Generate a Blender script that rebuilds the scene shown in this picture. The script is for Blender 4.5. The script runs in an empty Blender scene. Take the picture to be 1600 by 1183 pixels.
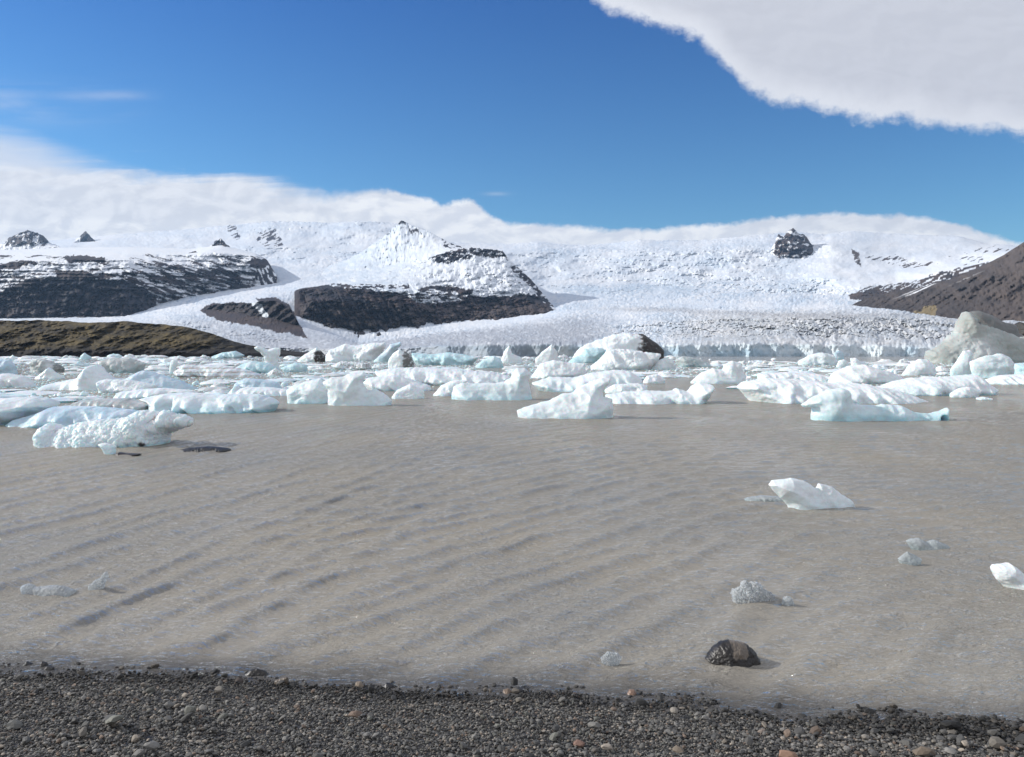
import bpy, math, random
import numpy as np
from mathutils import Vector
from mathutils.geometry import delaunay_2d_cdt

random.seed(7); rng = np.random.default_rng(7)
scene = bpy.context.scene
COL = scene.collection
F = 1209.0; H = 3.0; HY = 553.0; CX = 800.0     # bearings are expressed in 1/1209 rad units, heights likewise

# ------------------------------------------------------------------ noise
_perm = np.random.default_rng(3).permutation(256).astype(np.int64)
_perm = np.concatenate([_perm, _perm, _perm])
_gr = np.random.default_rng(5).normal(size=(256, 3)); _gr /= np.linalg.norm(_gr, axis=1, keepdims=True)
def vn(x, y, z=0.0):
    x = np.asarray(x, float); y = np.asarray(y, float) + 0 * x; z = np.asarray(z, float) + 0 * x
    xi = np.floor(x).astype(np.int64); yi = np.floor(y).astype(np.int64); zi = np.floor(z).astype(np.int64)
    xf, yf, zf = x - xi, y - yi, z - zi
    u = xf * xf * xf * (xf * (xf * 6 - 15) + 10); v = yf * yf * yf * (yf * (yf * 6 - 15) + 10); w = zf * zf * zf * (zf * (zf * 6 - 15) + 10)
    def L(a, b, t): return a + (b - a) * t
    def h(a, b, c):
        g = _perm[_perm[_perm[(xi + a) & 255] + ((yi + b) & 255)] + ((zi + c) & 255)]
        return _gr[g, 0] * (xf - a) + _gr[g, 1] * (yf - b) + _gr[g, 2] * (zf - c)
    return 1.45 * L(L(L(h(0,0,0), h(1,0,0), u), L(h(0,1,0), h(1,1,0), u), v),
             L(L(h(0,0,1), h(1,0,1), u), L(h(0,1,1), h(1,1,1), u), v), w)
def fbm(x, y, z=0.0, o=4, g=0.5, lac=2.03):
    s = 0; a = 1; t = 0
    for i in range(o):
        f = lac ** i
        s = s + a * vn(np.asarray(x) * f + 17.3 * i, np.asarray(y) * f + 5.1 * i, np.asarray(z) * f + 9.7 * i); t += a; a *= g
    return s / t
def ridge(x, y, z=0.0, o=4, g=0.5):
    s = 0; a = 1; t = 0
    for i in range(o):
        f = 2.07 ** i
        n = 1 - 2 * np.abs(vn(np.asarray(x) * f + 31.3 * i, np.asarray(y) * f + 15.1 * i, np.asarray(z) * f + 7.7 * i))
        s = s + a * n; t += a; a *= g
    return s / t
def sst(a, b, x):
    t = np.clip((x - a) / (b - a), 0, 1); return t * t * (3 - 2 * t)
def inpoly(px, py, poly):
    c = np.zeros(np.shape(px), bool); n = len(poly)
    for i in range(n):
        x1, y1 = poly[i]; x2, y2 = poly[i - 1]
        if y1 == y2: continue
        c ^= ((y1 > py) != (y2 > py)) & (px < (x2 - x1) * (py - y1) / (y2 - y1) + x1)
    return c
def mixc(a, b, t):
    t = np.asarray(t)[..., None]; return np.asarray(a) * (1 - t) + np.asarray(b) * t

# ------------------------------------------------------------------ object helpers
def tag(o, label=None, cat=None, group=None, kind=None):
    if label: o['label'] = label
    if cat: o['category'] = cat
    if group: o['group'] = group
    if kind: o['kind'] = kind
    return o
def mk(name, verts, faces, mat, col=None, smooth=True, parent=None):
    me = bpy.data.meshes.new(name)
    verts = np.asarray(verts, dtype=np.float32); faces = np.asarray(faces, dtype=np.int32)
    nv, nf, k = len(verts), len(faces), faces.shape[1]
    me.vertices.add(nv); me.vertices.foreach_set('co', verts.ravel())
    me.loops.add(nf * k); me.loops.foreach_set('vertex_index', faces.ravel())
    me.polygons.add(nf); me.polygons.foreach_set('loop_start', np.arange(0, nf * k, k, dtype=np.int32))
    me.polygons.foreach_set('loop_total', np.full(nf, k, dtype=np.int32))
    me.update(calc_edges=True)
    me.polygons.foreach_set('use_smooth', np.full(nf, smooth))
    if col is not None:
        a = me.color_attributes.new('Col', 'FLOAT_COLOR', 'POINT')
        a.data.foreach_set('color', np.concatenate([col, np.ones((nv, 1))], 1).astype(np.float32).ravel())
    me.materials.append(mat)
    o = bpy.data.objects.new(name, me); COL.objects.link(o)
    if parent: o.parent = parent
    return o
def grid_faces(nr, nc):
    i = np.arange(nr - 1)[:, None] * nc + np.arange(nc - 1)[None, :]
    i = i.ravel(); return np.stack([i, i + 1, i + nc + 1, i + nc], 1)

# ------------------------------------------------------------------ materials
class N:
    def __init__(s, nt): s.nt = nt
    def n(s, t, **k):
        x = s.nt.nodes.new(t)
        for a, b in k.items():
            setattr(x, a, b)
        return x
    def l(s, a, b): s.nt.links.new(a, b)
    def _in(s, sock, v):
        if isinstance(v, (int, float)): sock.default_value = v
        elif isinstance(v, (tuple, list)): sock.default_value = v
        else: s.l(v, sock)
    def m(s, op, a, b=None, c=None, clamp=False):
        x = s.n('ShaderNodeMath', operation=op); x.use_clamp = clamp
        s._in(x.inputs[0], a)
        if b is not None: s._in(x.inputs[1], b)
        if c is not None: s._in(x.inputs[2], c)
        return x.outputs[0]
    def ss(s, v, a, b):
        x = s.n('ShaderNodeMapRange', interpolation_type='SMOOTHSTEP')
        s._in(x.inputs['Value'], v); s._in(x.inputs['From Min'], a); s._in(x.inputs['From Max'], b)
        return x.outputs['Result']
    def noise(s, vec, scale, detail=4, rough=.5, dist=0):
        x = s.n('ShaderNodeTexNoise'); s.l(vec, x.inputs['Vector'])
        x.inputs['Scale'].default_value = scale; x.inputs['Detail'].default_value = detail
        x.inputs['Roughness'].default_value = rough; x.inputs['Distortion'].default_value = dist
        return x.outputs['Fac']
    def mix(s, f, a, b, mode='MIX'):
        x = s.n('ShaderNodeMix', data_type='RGBA', blend_type=mode)
        s._in(x.inputs[0], f); s._in(x.inputs[6], a); s._in(x.inputs[7], b); return x.outputs[2]
    def mapv(s, vec, sc=(1,1,1), rot=(0,0,0)):
        x = s.n('ShaderNodeMapping'); s.l(vec, x.inputs[0]); x.inputs['Scale'].default_value = sc; x.inputs['Rotation'].default_value = rot
        return x.outputs[0]
def newmat(name):
    m = bpy.data.materials.new(name); m.use_nodes = True
    g = N(m.node_tree); b = m.node_tree.nodes['Principled BSDF']
    return m, g, b

def mat_terrain(name, rough=.85, scale=.02, bump=.5, bdist=6.0, var=.35, spec=.2):
    m, g, b = newmat(name)
    at = g.n('ShaderNodeAttribute', attribute_name='Col')
    tc = g.n('ShaderNodeTexCoord').outputs['Object']
    n1 = g.noise(tc, scale, 8, .65)
    n2 = g.noise(tc, scale * 6, 6, .7)
    f = g.m('ADD', g.m('MULTIPLY', g.m('SUBTRACT', n1, .5), var * 2), g.m('MULTIPLY', g.m('SUBTRACT', n2, .5), var))
    f = g.m('ADD', f, 1.0)
    c = g.mix(1.0, at.outputs['Color'], g.n('ShaderNodeCombineColor').outputs[0], 'MULTIPLY')
    cc = c.node.inputs[7].links[0].from_node
    for i in range(3): g.l(f, cc.inputs[i])
    g.l(c, b.inputs['Base Color'])
    b.inputs['Roughness'].default_value = rough; b.inputs['Specular IOR Level'].default_value = spec
    bp = g.n('ShaderNodeBump'); bp.inputs['Strength'].default_value = bump; bp.inputs['Distance'].default_value = bdist
    g.l(g.m('ADD', n1, g.m('MULTIPLY', n2, .4)), bp.inputs['Height']); g.l(bp.outputs[0], b.inputs['Normal'])
    return m
M_mtn = mat_terrain('mountain_rock_and_snow', scale=.012, bump=.45, bdist=12, var=.10)
M_glac = mat_terrain('glacier_ice', scale=.03, bump=.5, bdist=6, var=.12, rough=.7)
M_moraine = mat_terrain('moraine_grass', scale=.035, bump=.5, bdist=5, var=.35, rough=.95)
M_hill = mat_terrain('brown_scree', scale=.02, bump=.6, bdist=9, var=.28, rough=.95)

def mat_ice(name, scale=1.0, sss=.55, rough=.38, trans=0.0, bump=.35, bd=.04):
    m, g, b = newmat(name)
    at = g.n('ShaderNodeAttribute', attribute_name='Col')
    geo = g.n('ShaderNodeNewGeometry'); pos = geo.outputs['Position']
    n1 = g.noise(pos, 3.0 * scale, 8, .62); n2 = g.noise(pos, 18.0 * scale, 5, .6)
    v = g.n('ShaderNodeTexVoronoi', feature='SMOOTH_F1'); g.l(pos, v.inputs['Vector']); v.inputs['Scale'].default_value = 5 * scale
    f = g.m('ADD', 1.0, g.m('ADD', g.m('MULTIPLY', g.m('SUBTRACT', n1, .5), .22), g.m('MULTIPLY', g.m('SUBTRACT', n2, .5), .15)))
    cc = g.n('ShaderNodeCombineColor')
    for i in range(3): g.l(f, cc.inputs[i])
    g.l(g.mix(1.0, at.outputs['Color'], cc.outputs[0], 'MULTIPLY'), b.inputs['Base Color'])
    b.inputs['Roughness'].default_value = rough; b.inputs['IOR'].default_value = 1.31
    b.inputs['Subsurface Weight'].default_value = sss
    b.inputs['Subsurface Radius'].default_value = (.15, .75, 1.0); b.inputs['Subsurface Scale'].default_value = .35 / scale
    b.inputs['Transmission Weight'].default_value = trans
    bp = g.n('ShaderNodeBump'); bp.inputs['Strength'].default_value = min(1, bump * 1.6); bp.inputs['Distance'].default_value = bd / scale * 2
    hh = g.m('ADD', g.m('MULTIPLY', n1, 1.0), g.m('ADD', g.m('MULTIPLY', n2, .45), g.m('MULTIPLY', v.outputs['Distance'], .5)))
    g.l(hh, bp.inputs['Height']); g.l(bp.outputs[0], b.inputs['Normal'])
    return m
M_ice = mat_ice('weathered_ice', 1.0)
M_icefar = mat_ice('far_weathered_ice', .3, sss=.35, rough=.5)
M_icenear = mat_ice('granular_wet_ice', 7.0, sss=.3, rough=.22, bump=.5)
M_iceclear = mat_ice('clear_glassy_ice', 5.0, sss=.0, rough=.05, trans=.6, bump=.9)

def mat_rock(name, rough=.6, scale=8):
    m, g, b = newmat(name)
    at = g.n('ShaderNodeAttribute', attribute_name='Col')
    tc = g.n('ShaderNodeTexCoord').outputs['Object']
    n1 = g.noise(tc, scale, 8, .65)
    cc = g.n('ShaderNodeCombineColor'); f = g.m('ADD', .6, g.m('MULTIPLY', n1, .8))
    for i in range(3): g.l(f, cc.inputs[i])
    g.l(g.mix(1.0, at.outputs['Color'], cc.outputs[0], 'MULTIPLY'), b.inputs['Base Color'])
    b.inputs['Roughness'].default_value = rough
    bp = g.n('ShaderNodeBump'); bp.inputs['Strength'].default_value = .6; bp.inputs['Distance'].default_value = .08 / scale
    g.l(n1, bp.inputs['Height']); g.l(bp.outputs[0], b.inputs['Normal'])
    return m
M_wet = mat_rock('wet_black_rock', .42, 14)
M_peb = mat_rock('basalt_gravel', .75, 60)
M_beach = mat_rock('damp_gravel_bed', .6, 30)

# water
M_water, g, b = newmat('silty_lake_water')
at = g.n('ShaderNodeAttribute', attribute_name='Col')
pos = g.n('ShaderNodeNewGeometry').outputs['Position']
def rdg(n_): return g.m('SUBTRACT', 1.0, g.m('ABSOLUTE', g.m('SUBTRACT', g.m('MULTIPLY', n_, 2.0), 1.0)))
w1 = g.noise(g.mapv(pos, (1.0, 2.3, 1), (0, 0, math.radians(14))), 2.2, 4, .55, .6)
w2 = rdg(g.noise(g.mapv(pos, (1.0, 2.6, 1), (0, 0, math.radians(-16))), 4.2, 3, .55, .8))
w3 = rdg(g.noise(g.mapv(pos, (1.0, 2.2, 1), (0, 0, math.radians(8))), 11.0, 4, .6, .6))
calm = g.ss(g.noise(g.mapv(pos, (1.0, .45, 1)), .35, 3, .5), .35, .62)
hh = g.m('ADD', g.m('MULTIPLY', w1, 1.0), g.m('MULTIPLY', g.m('ADD', .55, g.m('MULTIPLY', calm, .6)), g.m('ADD', g.m('MULTIPLY', g.m('POWER', w2, 2.0), .55), g.m('MULTIPLY', g.m('POWER', w3, 2.0), .22))))
bp = g.n('ShaderNodeBump'); bp.inputs['Strength'].default_value = 1.0; bp.inputs['Distance'].default_value = .085
g.l(hh, bp.inputs['Height'])
# silt scatters light from below the surface, so its shading follows the ripples only in part; the gloss follows them fully
vm = g.n('ShaderNodeVectorMath', operation='SCALE'); g.l(bp.outputs[0], vm.inputs[0]); vm.inputs['Scale'].default_value = .50
va = g.n('ShaderNodeVectorMath', operation='ADD'); g.l(vm.outputs[0], va.inputs[0]); va.inputs[1].default_value = (0, 0, .45)
vz = g.n('ShaderNodeVectorMath', operation='NORMALIZE'); g.l(va.outputs[0], vz.inputs[0])
df = g.n('ShaderNodeBsdfDiffuse'); g.l(at.outputs['Color'], df.inputs['Color']); g.l(vz.outputs[0], df.inputs['Normal'])
gl = g.n('ShaderNodeBsdfGlossy'); gl.inputs['Roughness'].default_value = .05; g.l(bp.outputs[0], gl.inputs['Normal']); gl.inputs['Color'].default_value = (1, 1, 1, 1)
fr = g.n('ShaderNodeFresnel'); fr.inputs['IOR'].default_value = 1.333; g.l(bp.outputs[0], fr.inputs['Normal'])
mx = g.n('ShaderNodeMixShader'); g.l(fr.outputs[0], mx.inputs[0]); g.l(df.outputs[0], mx.inputs[1]); g.l(gl.outputs[0], mx.inputs[2])
g.l(mx.outputs[0], M_water.node_tree.nodes['Material Output'].inputs['Surface']); M_water.node_tree.nodes.remove(b)

# ------------------------------------------------------------------ terrain sheets (real ground in polar coordinates about the shore)
def Wy(D, z=-4.0): return HY + (H - z) * F / D
def sheet(name, lines, x0, x1, dx, rows, disp, colour, mat, bumps=(), smooth_x=6, base_first=False):
    xs = np.arange(x0, x1 + dx, dx)
    ys, Ds = [], []
    for ln in lines:
        a = np.array(ln, float); y = np.interp(xs, a[:, 0], a[:, 1]); D = np.interp(xs, a[:, 0], a[:, 2])
        k = max(1, int(smooth_x / dx)); ker = np.hanning(2 * k + 3); ker /= ker.sum()
        if k > 1:
            y = np.convolve(np.pad(y, k + 1, 'edge'), ker, 'valid'); D = np.convolve(np.pad(D, k + 1, 'edge'), ker, 'valid')
        ys.append(y); Ds.append(D)
    Y, D = [], []
    for i, n in enumerate(rows):
        for j in range(n):
            t = j / n
            Y.append(ys[i] * (1 - t) + ys[i + 1] * t); D.append(Ds[i] * (1 - t) + Ds[i + 1] * t)
    Y.append(ys[-1]); D.append(Ds[-1])
    Y = np.array(Y); D = np.array(D); X = np.broadcast_to(xs, Y.shape).copy()
    # soften creases along the slope
    for _ in range(2):
        Y[1:-1] = .25 * Y[:-2] + .5 * Y[1:-1] + .25 * Y[2:]; D[1:-1] = .25 * D[:-2] + .5 * D[1:-1] + .25 * D[2:]
    for bx, by, sx, sy, amp in bumps:
        q = np.exp(-np.abs((X - bx) / sx) ** 1.3 - ((Y - by) / sy) ** 2)
        Y = Y - amp * q
    Yb = Y.copy()
    dX, dY, dD = disp(X, Yb, D)
    C = np.clip(colour(X, Yb, D), 0, .88)
    Yn = Y - dY; Dn = D + dD * D / F; Xn = X + dX
    wx = (Xn - CX) / F * Dn; wz = H + (HY - Yn) / F * Dn
    # skirts: bottom and far side go down into the ground
    V = np.stack([wx, Dn, wz], -1)
    s0 = V[:1].copy(); s0[..., 2] = -12
    s1 = V[-1:].copy(); s1[..., 1] *= 1.12; s1[..., 0] *= 1.12; s1[..., 2] *= .8
    s2 = s1.copy(); s2[..., 1] *= 1.1; s2[..., 0] *= 1.1; s2[..., 2] = -12
    V = np.concatenate([s0, V, s1, s2]); C = np.concatenate([C[:1], C, C[-1:], C[-1:]])
    nr, nc = V.shape[:2]
    return mk(name, V.reshape(-1, 3), grid_faces(nr, nc), mat, C.reshape(-1, 3))

SNOW = (.80, .82, .85); ROCK = (.062, .052, .052)
def rockcol(X, Y, s=1.0):
    n = fbm(X / 30, Y / 9, 3.3, 4); n2 = fbm(X / 6, Y / 4, 8.1, 3)
    c = mixc((.040, .036, .040), (.100, .072, .058), np.clip(.5 + n * 1.2 + n2 * .4, 0, 1)); return c * s
def warp(X, Y, a, sc, seed):
    return X + a * fbm(X / sc, Y / sc, seed, 4, .65), Y + a * fbm(X / sc, Y / sc, seed + 20.5, 4, .65)

# --- main glacier with its icefall and the ice cap behind
def gA(*p): return [(x, y, D) for x, y, D in p]
front = [(-300, 1600), (480, 1500), (600, 1120), (760, 960), (1000, 905), (1450, 900), (1900, 1000)]
A = [
 [(x, Wy(D), D) for x, D in front],
 gA((-300,550,1605),(480,546,1505),(600,548,1125),(700,541,1020),(760,538,966),(860,539,930),(1000,545,911),(1060,541,907),(1200,538,907),(1300,540,905),(1450,544,905),(1900,545,1005)),
 gA((-300,520,2100),(200,508,2200),(300,505,2100),(400,520,1900),(470,530,1800),(560,541,1500),(700,527,1500),(850,516,1400),(1000,509,1300),(1150,500,1250),(1300,496,1250),(1400,499,1300),(1500,506,1300),(1900,515,1300)),
 gA((-300,500,2800),(200,497,2700),(260,485,2800),(330,480,2800),(420,475,2700),(470,500,2500),(560,538,2300),(700,519,2400),(800,503,2600),(880,488,2700),(1000,486,2500),(1150,483,2500),(1300,482,2400),(1400,485,2400),(1500,495,2400),(1900,505,2400)),
 gA((-300,470,3800),(200,468,3600),(300,462,3600),(400,455,3700),(470,452,3600),(560,450,3600),(700,470,3600),(850,471,4200),(900,464,4300),(1000,462,4400),(1150,462,4300),(1300,464,4000),(1350,466,3600),(1500,475,3500),(1900,480,3500)),
 gA((-300,430,4800),(200,430,4800),(300,430,4800),(400,432,4800),(470,430,4700),(560,430,4700),(700,430,4700),(850,443,5200),(1000,442,5200),(1150,441,5000),(1250,438,4800),(1300,432,4600),(1400,438,4300),(1500,420,4000),(1580,398,3800),(1900,380,3700)),
 gA((-300,395,7000),(0,392,7000),(100,385,7000),(200,382,7000),(300,380,7000),(400,385,6500),(500,395,6300),(600,395,6200),(700,400,6000),(800,395,6800),(900,398,7000),(1000,396,6600),(1150,393,6400),(1250,390,6600),(1300,385,6400),(1400,398,6000),(1500,400,5500),(1560,392,5000),(1900,375,5000)),
 gA((-300,376,9500),(0,380,9000),(60,377,9000),(100,375,9000),(130,371,9000),(200,367,9000),(300,359,9000),(360,354,9000),(420,348,8800),(500,350,8600),(560,348,8400),(630,352,8400),(700,380,8500),(800,383,9000),(840,379,9000),(900,385,9000),(950,382,9000),(1000,377,8500),(1100,378,8500),(1150,372,8500),(1200,368,8600),(1240,364,8800),(1290,368,8800),(1330,362,9000),(1400,366,9000),(1500,370,8500),(1540,381,8000),(1600,385,8000),(1900,385,8000)),
]
def crev_mask(X, Y, D):
    m = .42 + .45 * sst(438, 452, Y) * sst(820, 900, X) + .35 * sst(505, 515, Y) * sst(520, 600, X)
    m = np.maximum(m, sst(2600, 1500, D) * sst(560, 900, X))                 # lower tongue
    ice = sst(455, 440, Y) * sst(378, 392, Y) * sst(790, 860, X) * sst(1300, 1180, X)
    m = np.maximum(m, ice * .62)                                              # the icefall
    side = sst(190, 240, X) * sst(500, 440, X) * sst(448, 470, Y) * sst(3900, 3400, D)
    m = np.maximum(m, side * .75)
    up = sst(480, 520, X) * sst(780, 700, X) * sst(388, 398, Y) * sst(432, 420, Y); m = np.maximum(m, up * .6)
    smooth = sst(360, 380, Y) * sst(392, 384, Y) * sst(560, 480, X)
    m = m * (1 - .8 * smooth)
    m = m * (.55 + .9 * np.clip(.5 + 1.3 * fbm((X + .8 * Y) / 70, Y / 15, 3.3, 3), 0, 1))
    rgt = sst(1270, 1330, X) * sst(470, 440, Y); m = m * (1 - .75 * rgt)
    band = np.exp(-((Y - 478 - 5 * np.sin(X / 90)) / 4) ** 2) * sst(860, 1000, X); m = m * (1 - .45 * band)
    return m
def dispA(X, Y, D):
    m = crev_mask(X, Y, D) + .10
    wx, wy = warp(X, Y, 7, 40, 2.2)
    sc = 1 + .9 * sst(1500, 950, D) * sst(950, 1050, X)
    nearbig = .7 * sst(1700, 950, D) * sst(980, 1100, X)
    r = ridge(wx / (9 * sc) + wy / 30, wy / (4.2 * sc), 1.0, 4, .6)
    r2 = ridge(wx / 26 - wy / 22, wy / 11, 4.0, 3, .55)
    c = ridge((wx * .8 - wy) / 30, (wx * .35 + wy) / 60, 9.0, 3, .6)       # diagonal crevasses of the right hump
    amp = m * (1.5 + 1.6 * nearbig)
    dY = amp * r * (1.15 + .75 * sst(3800, 4600, D)) + m * (2.0 + .8 * sst(3800, 4600, D)) * r2 - nearbig * 5.0 * sst(.40, .85, c) * sst(1150, 1280, X) * sst(500, 512, Y)
    dY = dY + np.clip(m, 0, 1) * 1.35 * ridge(wx / 6.5 + wy / 40, wy / 2.6, 21.0, 3, .6) * sst(5200, 4000, D) + m * .9 * ridge(wx / 7, wy / 4.5, 25.0, 3, .6) * sst(4000, 5200, D)
    big = fbm(X / 130, Y / 26, 6.6, 4) * 3.0 * sst(3000, 5000, D) * (1 - sst(7500, 9000, D))
    dY = dY + big + .5 * fbm(X / 40, Y / 10, 1.5, 3)
    dD = 28 * m * r * (1 + .6 * nearbig) + 32 * m * r2 + 40 * fbm(X / 45, Y / 16, 2.5, 4) * sst(2500, 5000, D)
    # fluted calving front
    fr = sst(1200, 980, D) * sst(532, 541, Y)
    flute = ridge(X / 11.0 + .3 * vn(Y / 6, X / 30), Y / 26, 2.0, 4, .65)
    dD = dD * (1 - fr) + fr * (flute * 8 + 26 * vn(X / 34, 0, 3) - (556 - Y) * .0)
    dY = dY * (1 - fr * .5) + fr * fbm(X / 16, Y / 30, 7, 4, .7) * 4.0 * sst(556, 545, Y)
    low = sst(Wy(1000) - .5, Wy(1000) - 4, Y); dY = dY * low
    dX = m * 1.6 * fbm(X / 8, Y / 5, 5.5, 3)
    return dX, dY, dD
def island(X, Y):
    wx, wy = warp(X, Y, 9, 26, 12.2)
    r = inpoly(wx, wy, [(312,490),(325,478),(360,474),(395,476),(440,498),(470,512),(480,530),(440,522),(390,512),(340,503)])
    r |= inpoly(wx, wy, [(400,468),(430,468),(452,478),(462,500),(462,520),(438,512),(420,490)])
    return r
def colA(X, Y, D):
    n = fbm(X / 60, Y / 14, 2.0, 4); n2 = fbm(X / 9, Y / 4, 5.0, 4)
    c = mixc(SNOW, (.66, .72, .80), np.clip(.40 + 1.1 * n, 0, 1))
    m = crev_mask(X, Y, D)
    blue = np.clip(m * (.40 + 1.3 * fbm(X / 5, Y / 2.6, 5.0, 3) + .5 * n2 + .6 * n) + .35 * np.exp(-((Y - 456) / 9) ** 2) * sst(830, 870, X) * sst(1180, 1040, X), 0, .9); c = mixc(c, (.46, .56, .67), blue)  # blue ice by mask, plus a band of blue shadow put into the colour
    r = ridge(warp(X, Y, 7, 40, 2.2)[0] / 9, Y / 4.2, 1.0, 4, .6)
    dirty = sst(2700, 1300, D) * sst(940, 1150, X) * (.55 + .9 * np.clip(n2 + .2, -.5, 1)) * sst(556, 544, Y)
    c = mixc(c, (.44, .42, .39), np.clip(dirty * .62, 0, .6))
    dl = sst(2700, 1300, D) * sst(1000, 900, X) * (.5 + n2); c = mixc(c, (.36, .38, .42), np.clip(dl * 1.1 + .30 * sst(1000, 900, X) * sst(2700, 1600, D), 0, .85))
    # medial silt bands
    band = np.exp(-((Y - 491 + 6 * np.sin(X / 120.) + 4 * n) / 3.5) ** 2) * sst(880, 1000, X) * sst(1500, 1300, X)
    c = mixc(c, (.40, .40, .41), np.clip(band * .55, 0, 1))
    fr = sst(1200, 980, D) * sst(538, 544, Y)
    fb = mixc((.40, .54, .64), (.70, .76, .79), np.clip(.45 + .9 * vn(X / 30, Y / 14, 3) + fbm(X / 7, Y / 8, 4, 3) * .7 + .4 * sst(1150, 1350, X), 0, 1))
    fb = mixc(fb, (.22, .27, .34), sst(900, 820, X) * .7)  # shade on the left of the calving front, put into its colour
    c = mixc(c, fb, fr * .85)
    RC = rockcol(X, Y)
    wx, wy = warp(X, Y, 7, 14, 3.1)
    rk = island(X, Y)
    for P, pr in [([(335,378),(345,374),(352,382),(360,392),(346,396),(330,392)], 1),([(288,398),(305,396),(322,408),(300,410)], 1),
                  ([(352,355),(368,350),(376,372),(364,376)], .5),([(400,365),(432,360),(442,385),(418,392),(398,374)], .45),
                  ([(127,367),(135,363),(142,369)], 1),([(1330,390),(1342,395),(1345,418),(1336,410)], .7),
                  ([(1345,402),(1400,398),(1430,410),(1380,408)], .4),([(1380,412),(1440,408),(1480,412),(1420,420)], .4),
                  ([(1330,466),(1345,452),(1420,442),(1480,424),(1560,408),(1560,440),(1400,480),(1340,470)], .62),
                  ([(1325,462),(1370,455),(1410,462),(1400,480),(1330,470)], .9),
                  ([(1480,400),(1560,385),(1590,395),(1500,430)], .30)]:
        q = inpoly(wx, wy, P) & ((.5 + .9 * fbm(X / 16 , (Y + .35 * X) / 3.0, 9.9, 3)) < pr)
        rk |= q
    c = np.where(rk[..., None], RC, c)
    return c
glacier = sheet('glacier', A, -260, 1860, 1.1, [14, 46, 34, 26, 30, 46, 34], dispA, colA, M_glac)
tag(glacier, kind='structure')

# --- rock island in the side glacier is bulged up as its own hill
# --- left plateau mountain
B = [
 gA((-300,508,2650),(100,508,2650),(200,508,2690),(230,502,2750),(250,490,3050),(300,480,3400),(350,468,3680),(400,456,4000),(432,452,4150)),
 gA((-300,480,2720),(100,480,2720),(200,480,2780),(250,466,3130),(300,457,3480),(350,445,3760),(400,428,4080),(432,433,4250)),
 gA((-300,430,2860),(0,448,2850),(50,436,2860),(120,436,2880),(190,438,2950),(250,446,3180),(300,440,3530),(350,432,3800),(400,421,4110),(432,432,4300)),
 gA((-300,408,3200),(0,412,3150),(100,405,3250),(200,408,3250),(300,420,3600),(350,421,3850),(400,411,4150),(420,416,4300),(432,430,4320)),
 gA((-300,398,4000),(0,400,4000),(100,396,4100),(200,396,4100),(290,399,4150),(330,394,4200),(400,401,4300),(418,407,4400),(432,431,4400)),
 gA((-300,390,5500),(0,391,5500),(100,387,5500),(200,386,5500),(300,389,5500),(345,383,5500),(400,396,5300),(418,406,5200),(432,432,5000)),
]
def dispB(X, Y, D):
    k = 1 - sst(4400, 5200, D) * .85
    fadex = sst(430, 370, X)
    r = ridge(X / 30, Y / 16, 2.7, 5, .6); n = fbm(X / 12, Y / 7, 3.7, 4, .6)
    gul = ridge((X + .3 * Y) / 16, Y / 60, 6.7, 3, .5) * sst(440, 470, Y)
    st = vn(X / 120, Y / 3.2, 4.4)
    return 0 * X, k * fadex * (1.2 * r + 1.0 * n + .5 * st), k * fadex * (45 * r + 26 * n + 14 * gul + 22 * st * sst(470, 440, Y))
def colB(X, Y, D):
    wx, wy = warp(X, Y, 9, 22, 4.1)
    base = inpoly(wx, wy, [(-400,455),(0,455),(35,440),(60,434),(150,438),(190,436),(232,456),(246,470),(240,520),(-400,520)])
    st = fbm((X + .5 * Y) / 30, (Y - .28 * X * (X > 190)) / 4.2, 7.7, 4, .6)
    st = np.where(X > 398, fbm(X / 7, D / 40, 3.0, 3), st)
    rocky = sst(395, 402, Y + 4 * fbm(X / 30, 0, 2)) * (.30 + .14 * sst(415, 435, Y))
    right = sst(190, 220, X) * sst(400, 412, Y)
    rocky = rocky + .17 * right
    rocky = rocky - .22 * sst(150, 190, X) * sst(225, 200, X) * sst(425, 412, Y)
    streak = (.5 + 1.1 * st) < rocky
    streak |= inpoly(wx, wy, [(-20,415),(40,408),(60,412),(40,418),(-10,422)]) | inpoly(wx, wy, [(92,402),(130,400),(165,404),(165,410),(110,410)]) | inpoly(wx, wy, [(85,425),(130,423),(160,436),(90,440)])
    streak |= (X > 420) & (st < .25)
    streak |= inpoly(wx, wy, [(385,412),(400,405),(414,405),(424,416),(404,424),(390,420)])
    rk = base | streak
    slope = fbm(X / 40, Y / 12, 1.9, 4)
    lowc = mixc((.030, .032, .040), (.085, .060, .050), np.clip(sst(150, -100, X) * .5 + slope * .5, 0, 1))
    RC = np.where(base[..., None], lowc, rockcol(X, Y))
    sn = mixc(SNOW, (.70, .76, .83), np.clip(.3 + fbm(X / 15, Y / 5, 6, 3), 0, 1) * .6)
    fan = sst(.2, .8, ridge((X + .3 * Y) / 14, Y / 60, 41.0, 3, .6)) * sst(440, 470, Y); RC = mixc(RC, (.11, .095, .092), fan * .55)
    RC = RC * np.array((.62, .61, .66))
    return np.where(rk[..., None], RC, sn)
mtn = sheet('mountain', B, -260, 432, 1.1, [24, 34, 34, 22, 14], dispB, colB, M_mtn)
tag(mtn, kind='structure')

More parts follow.
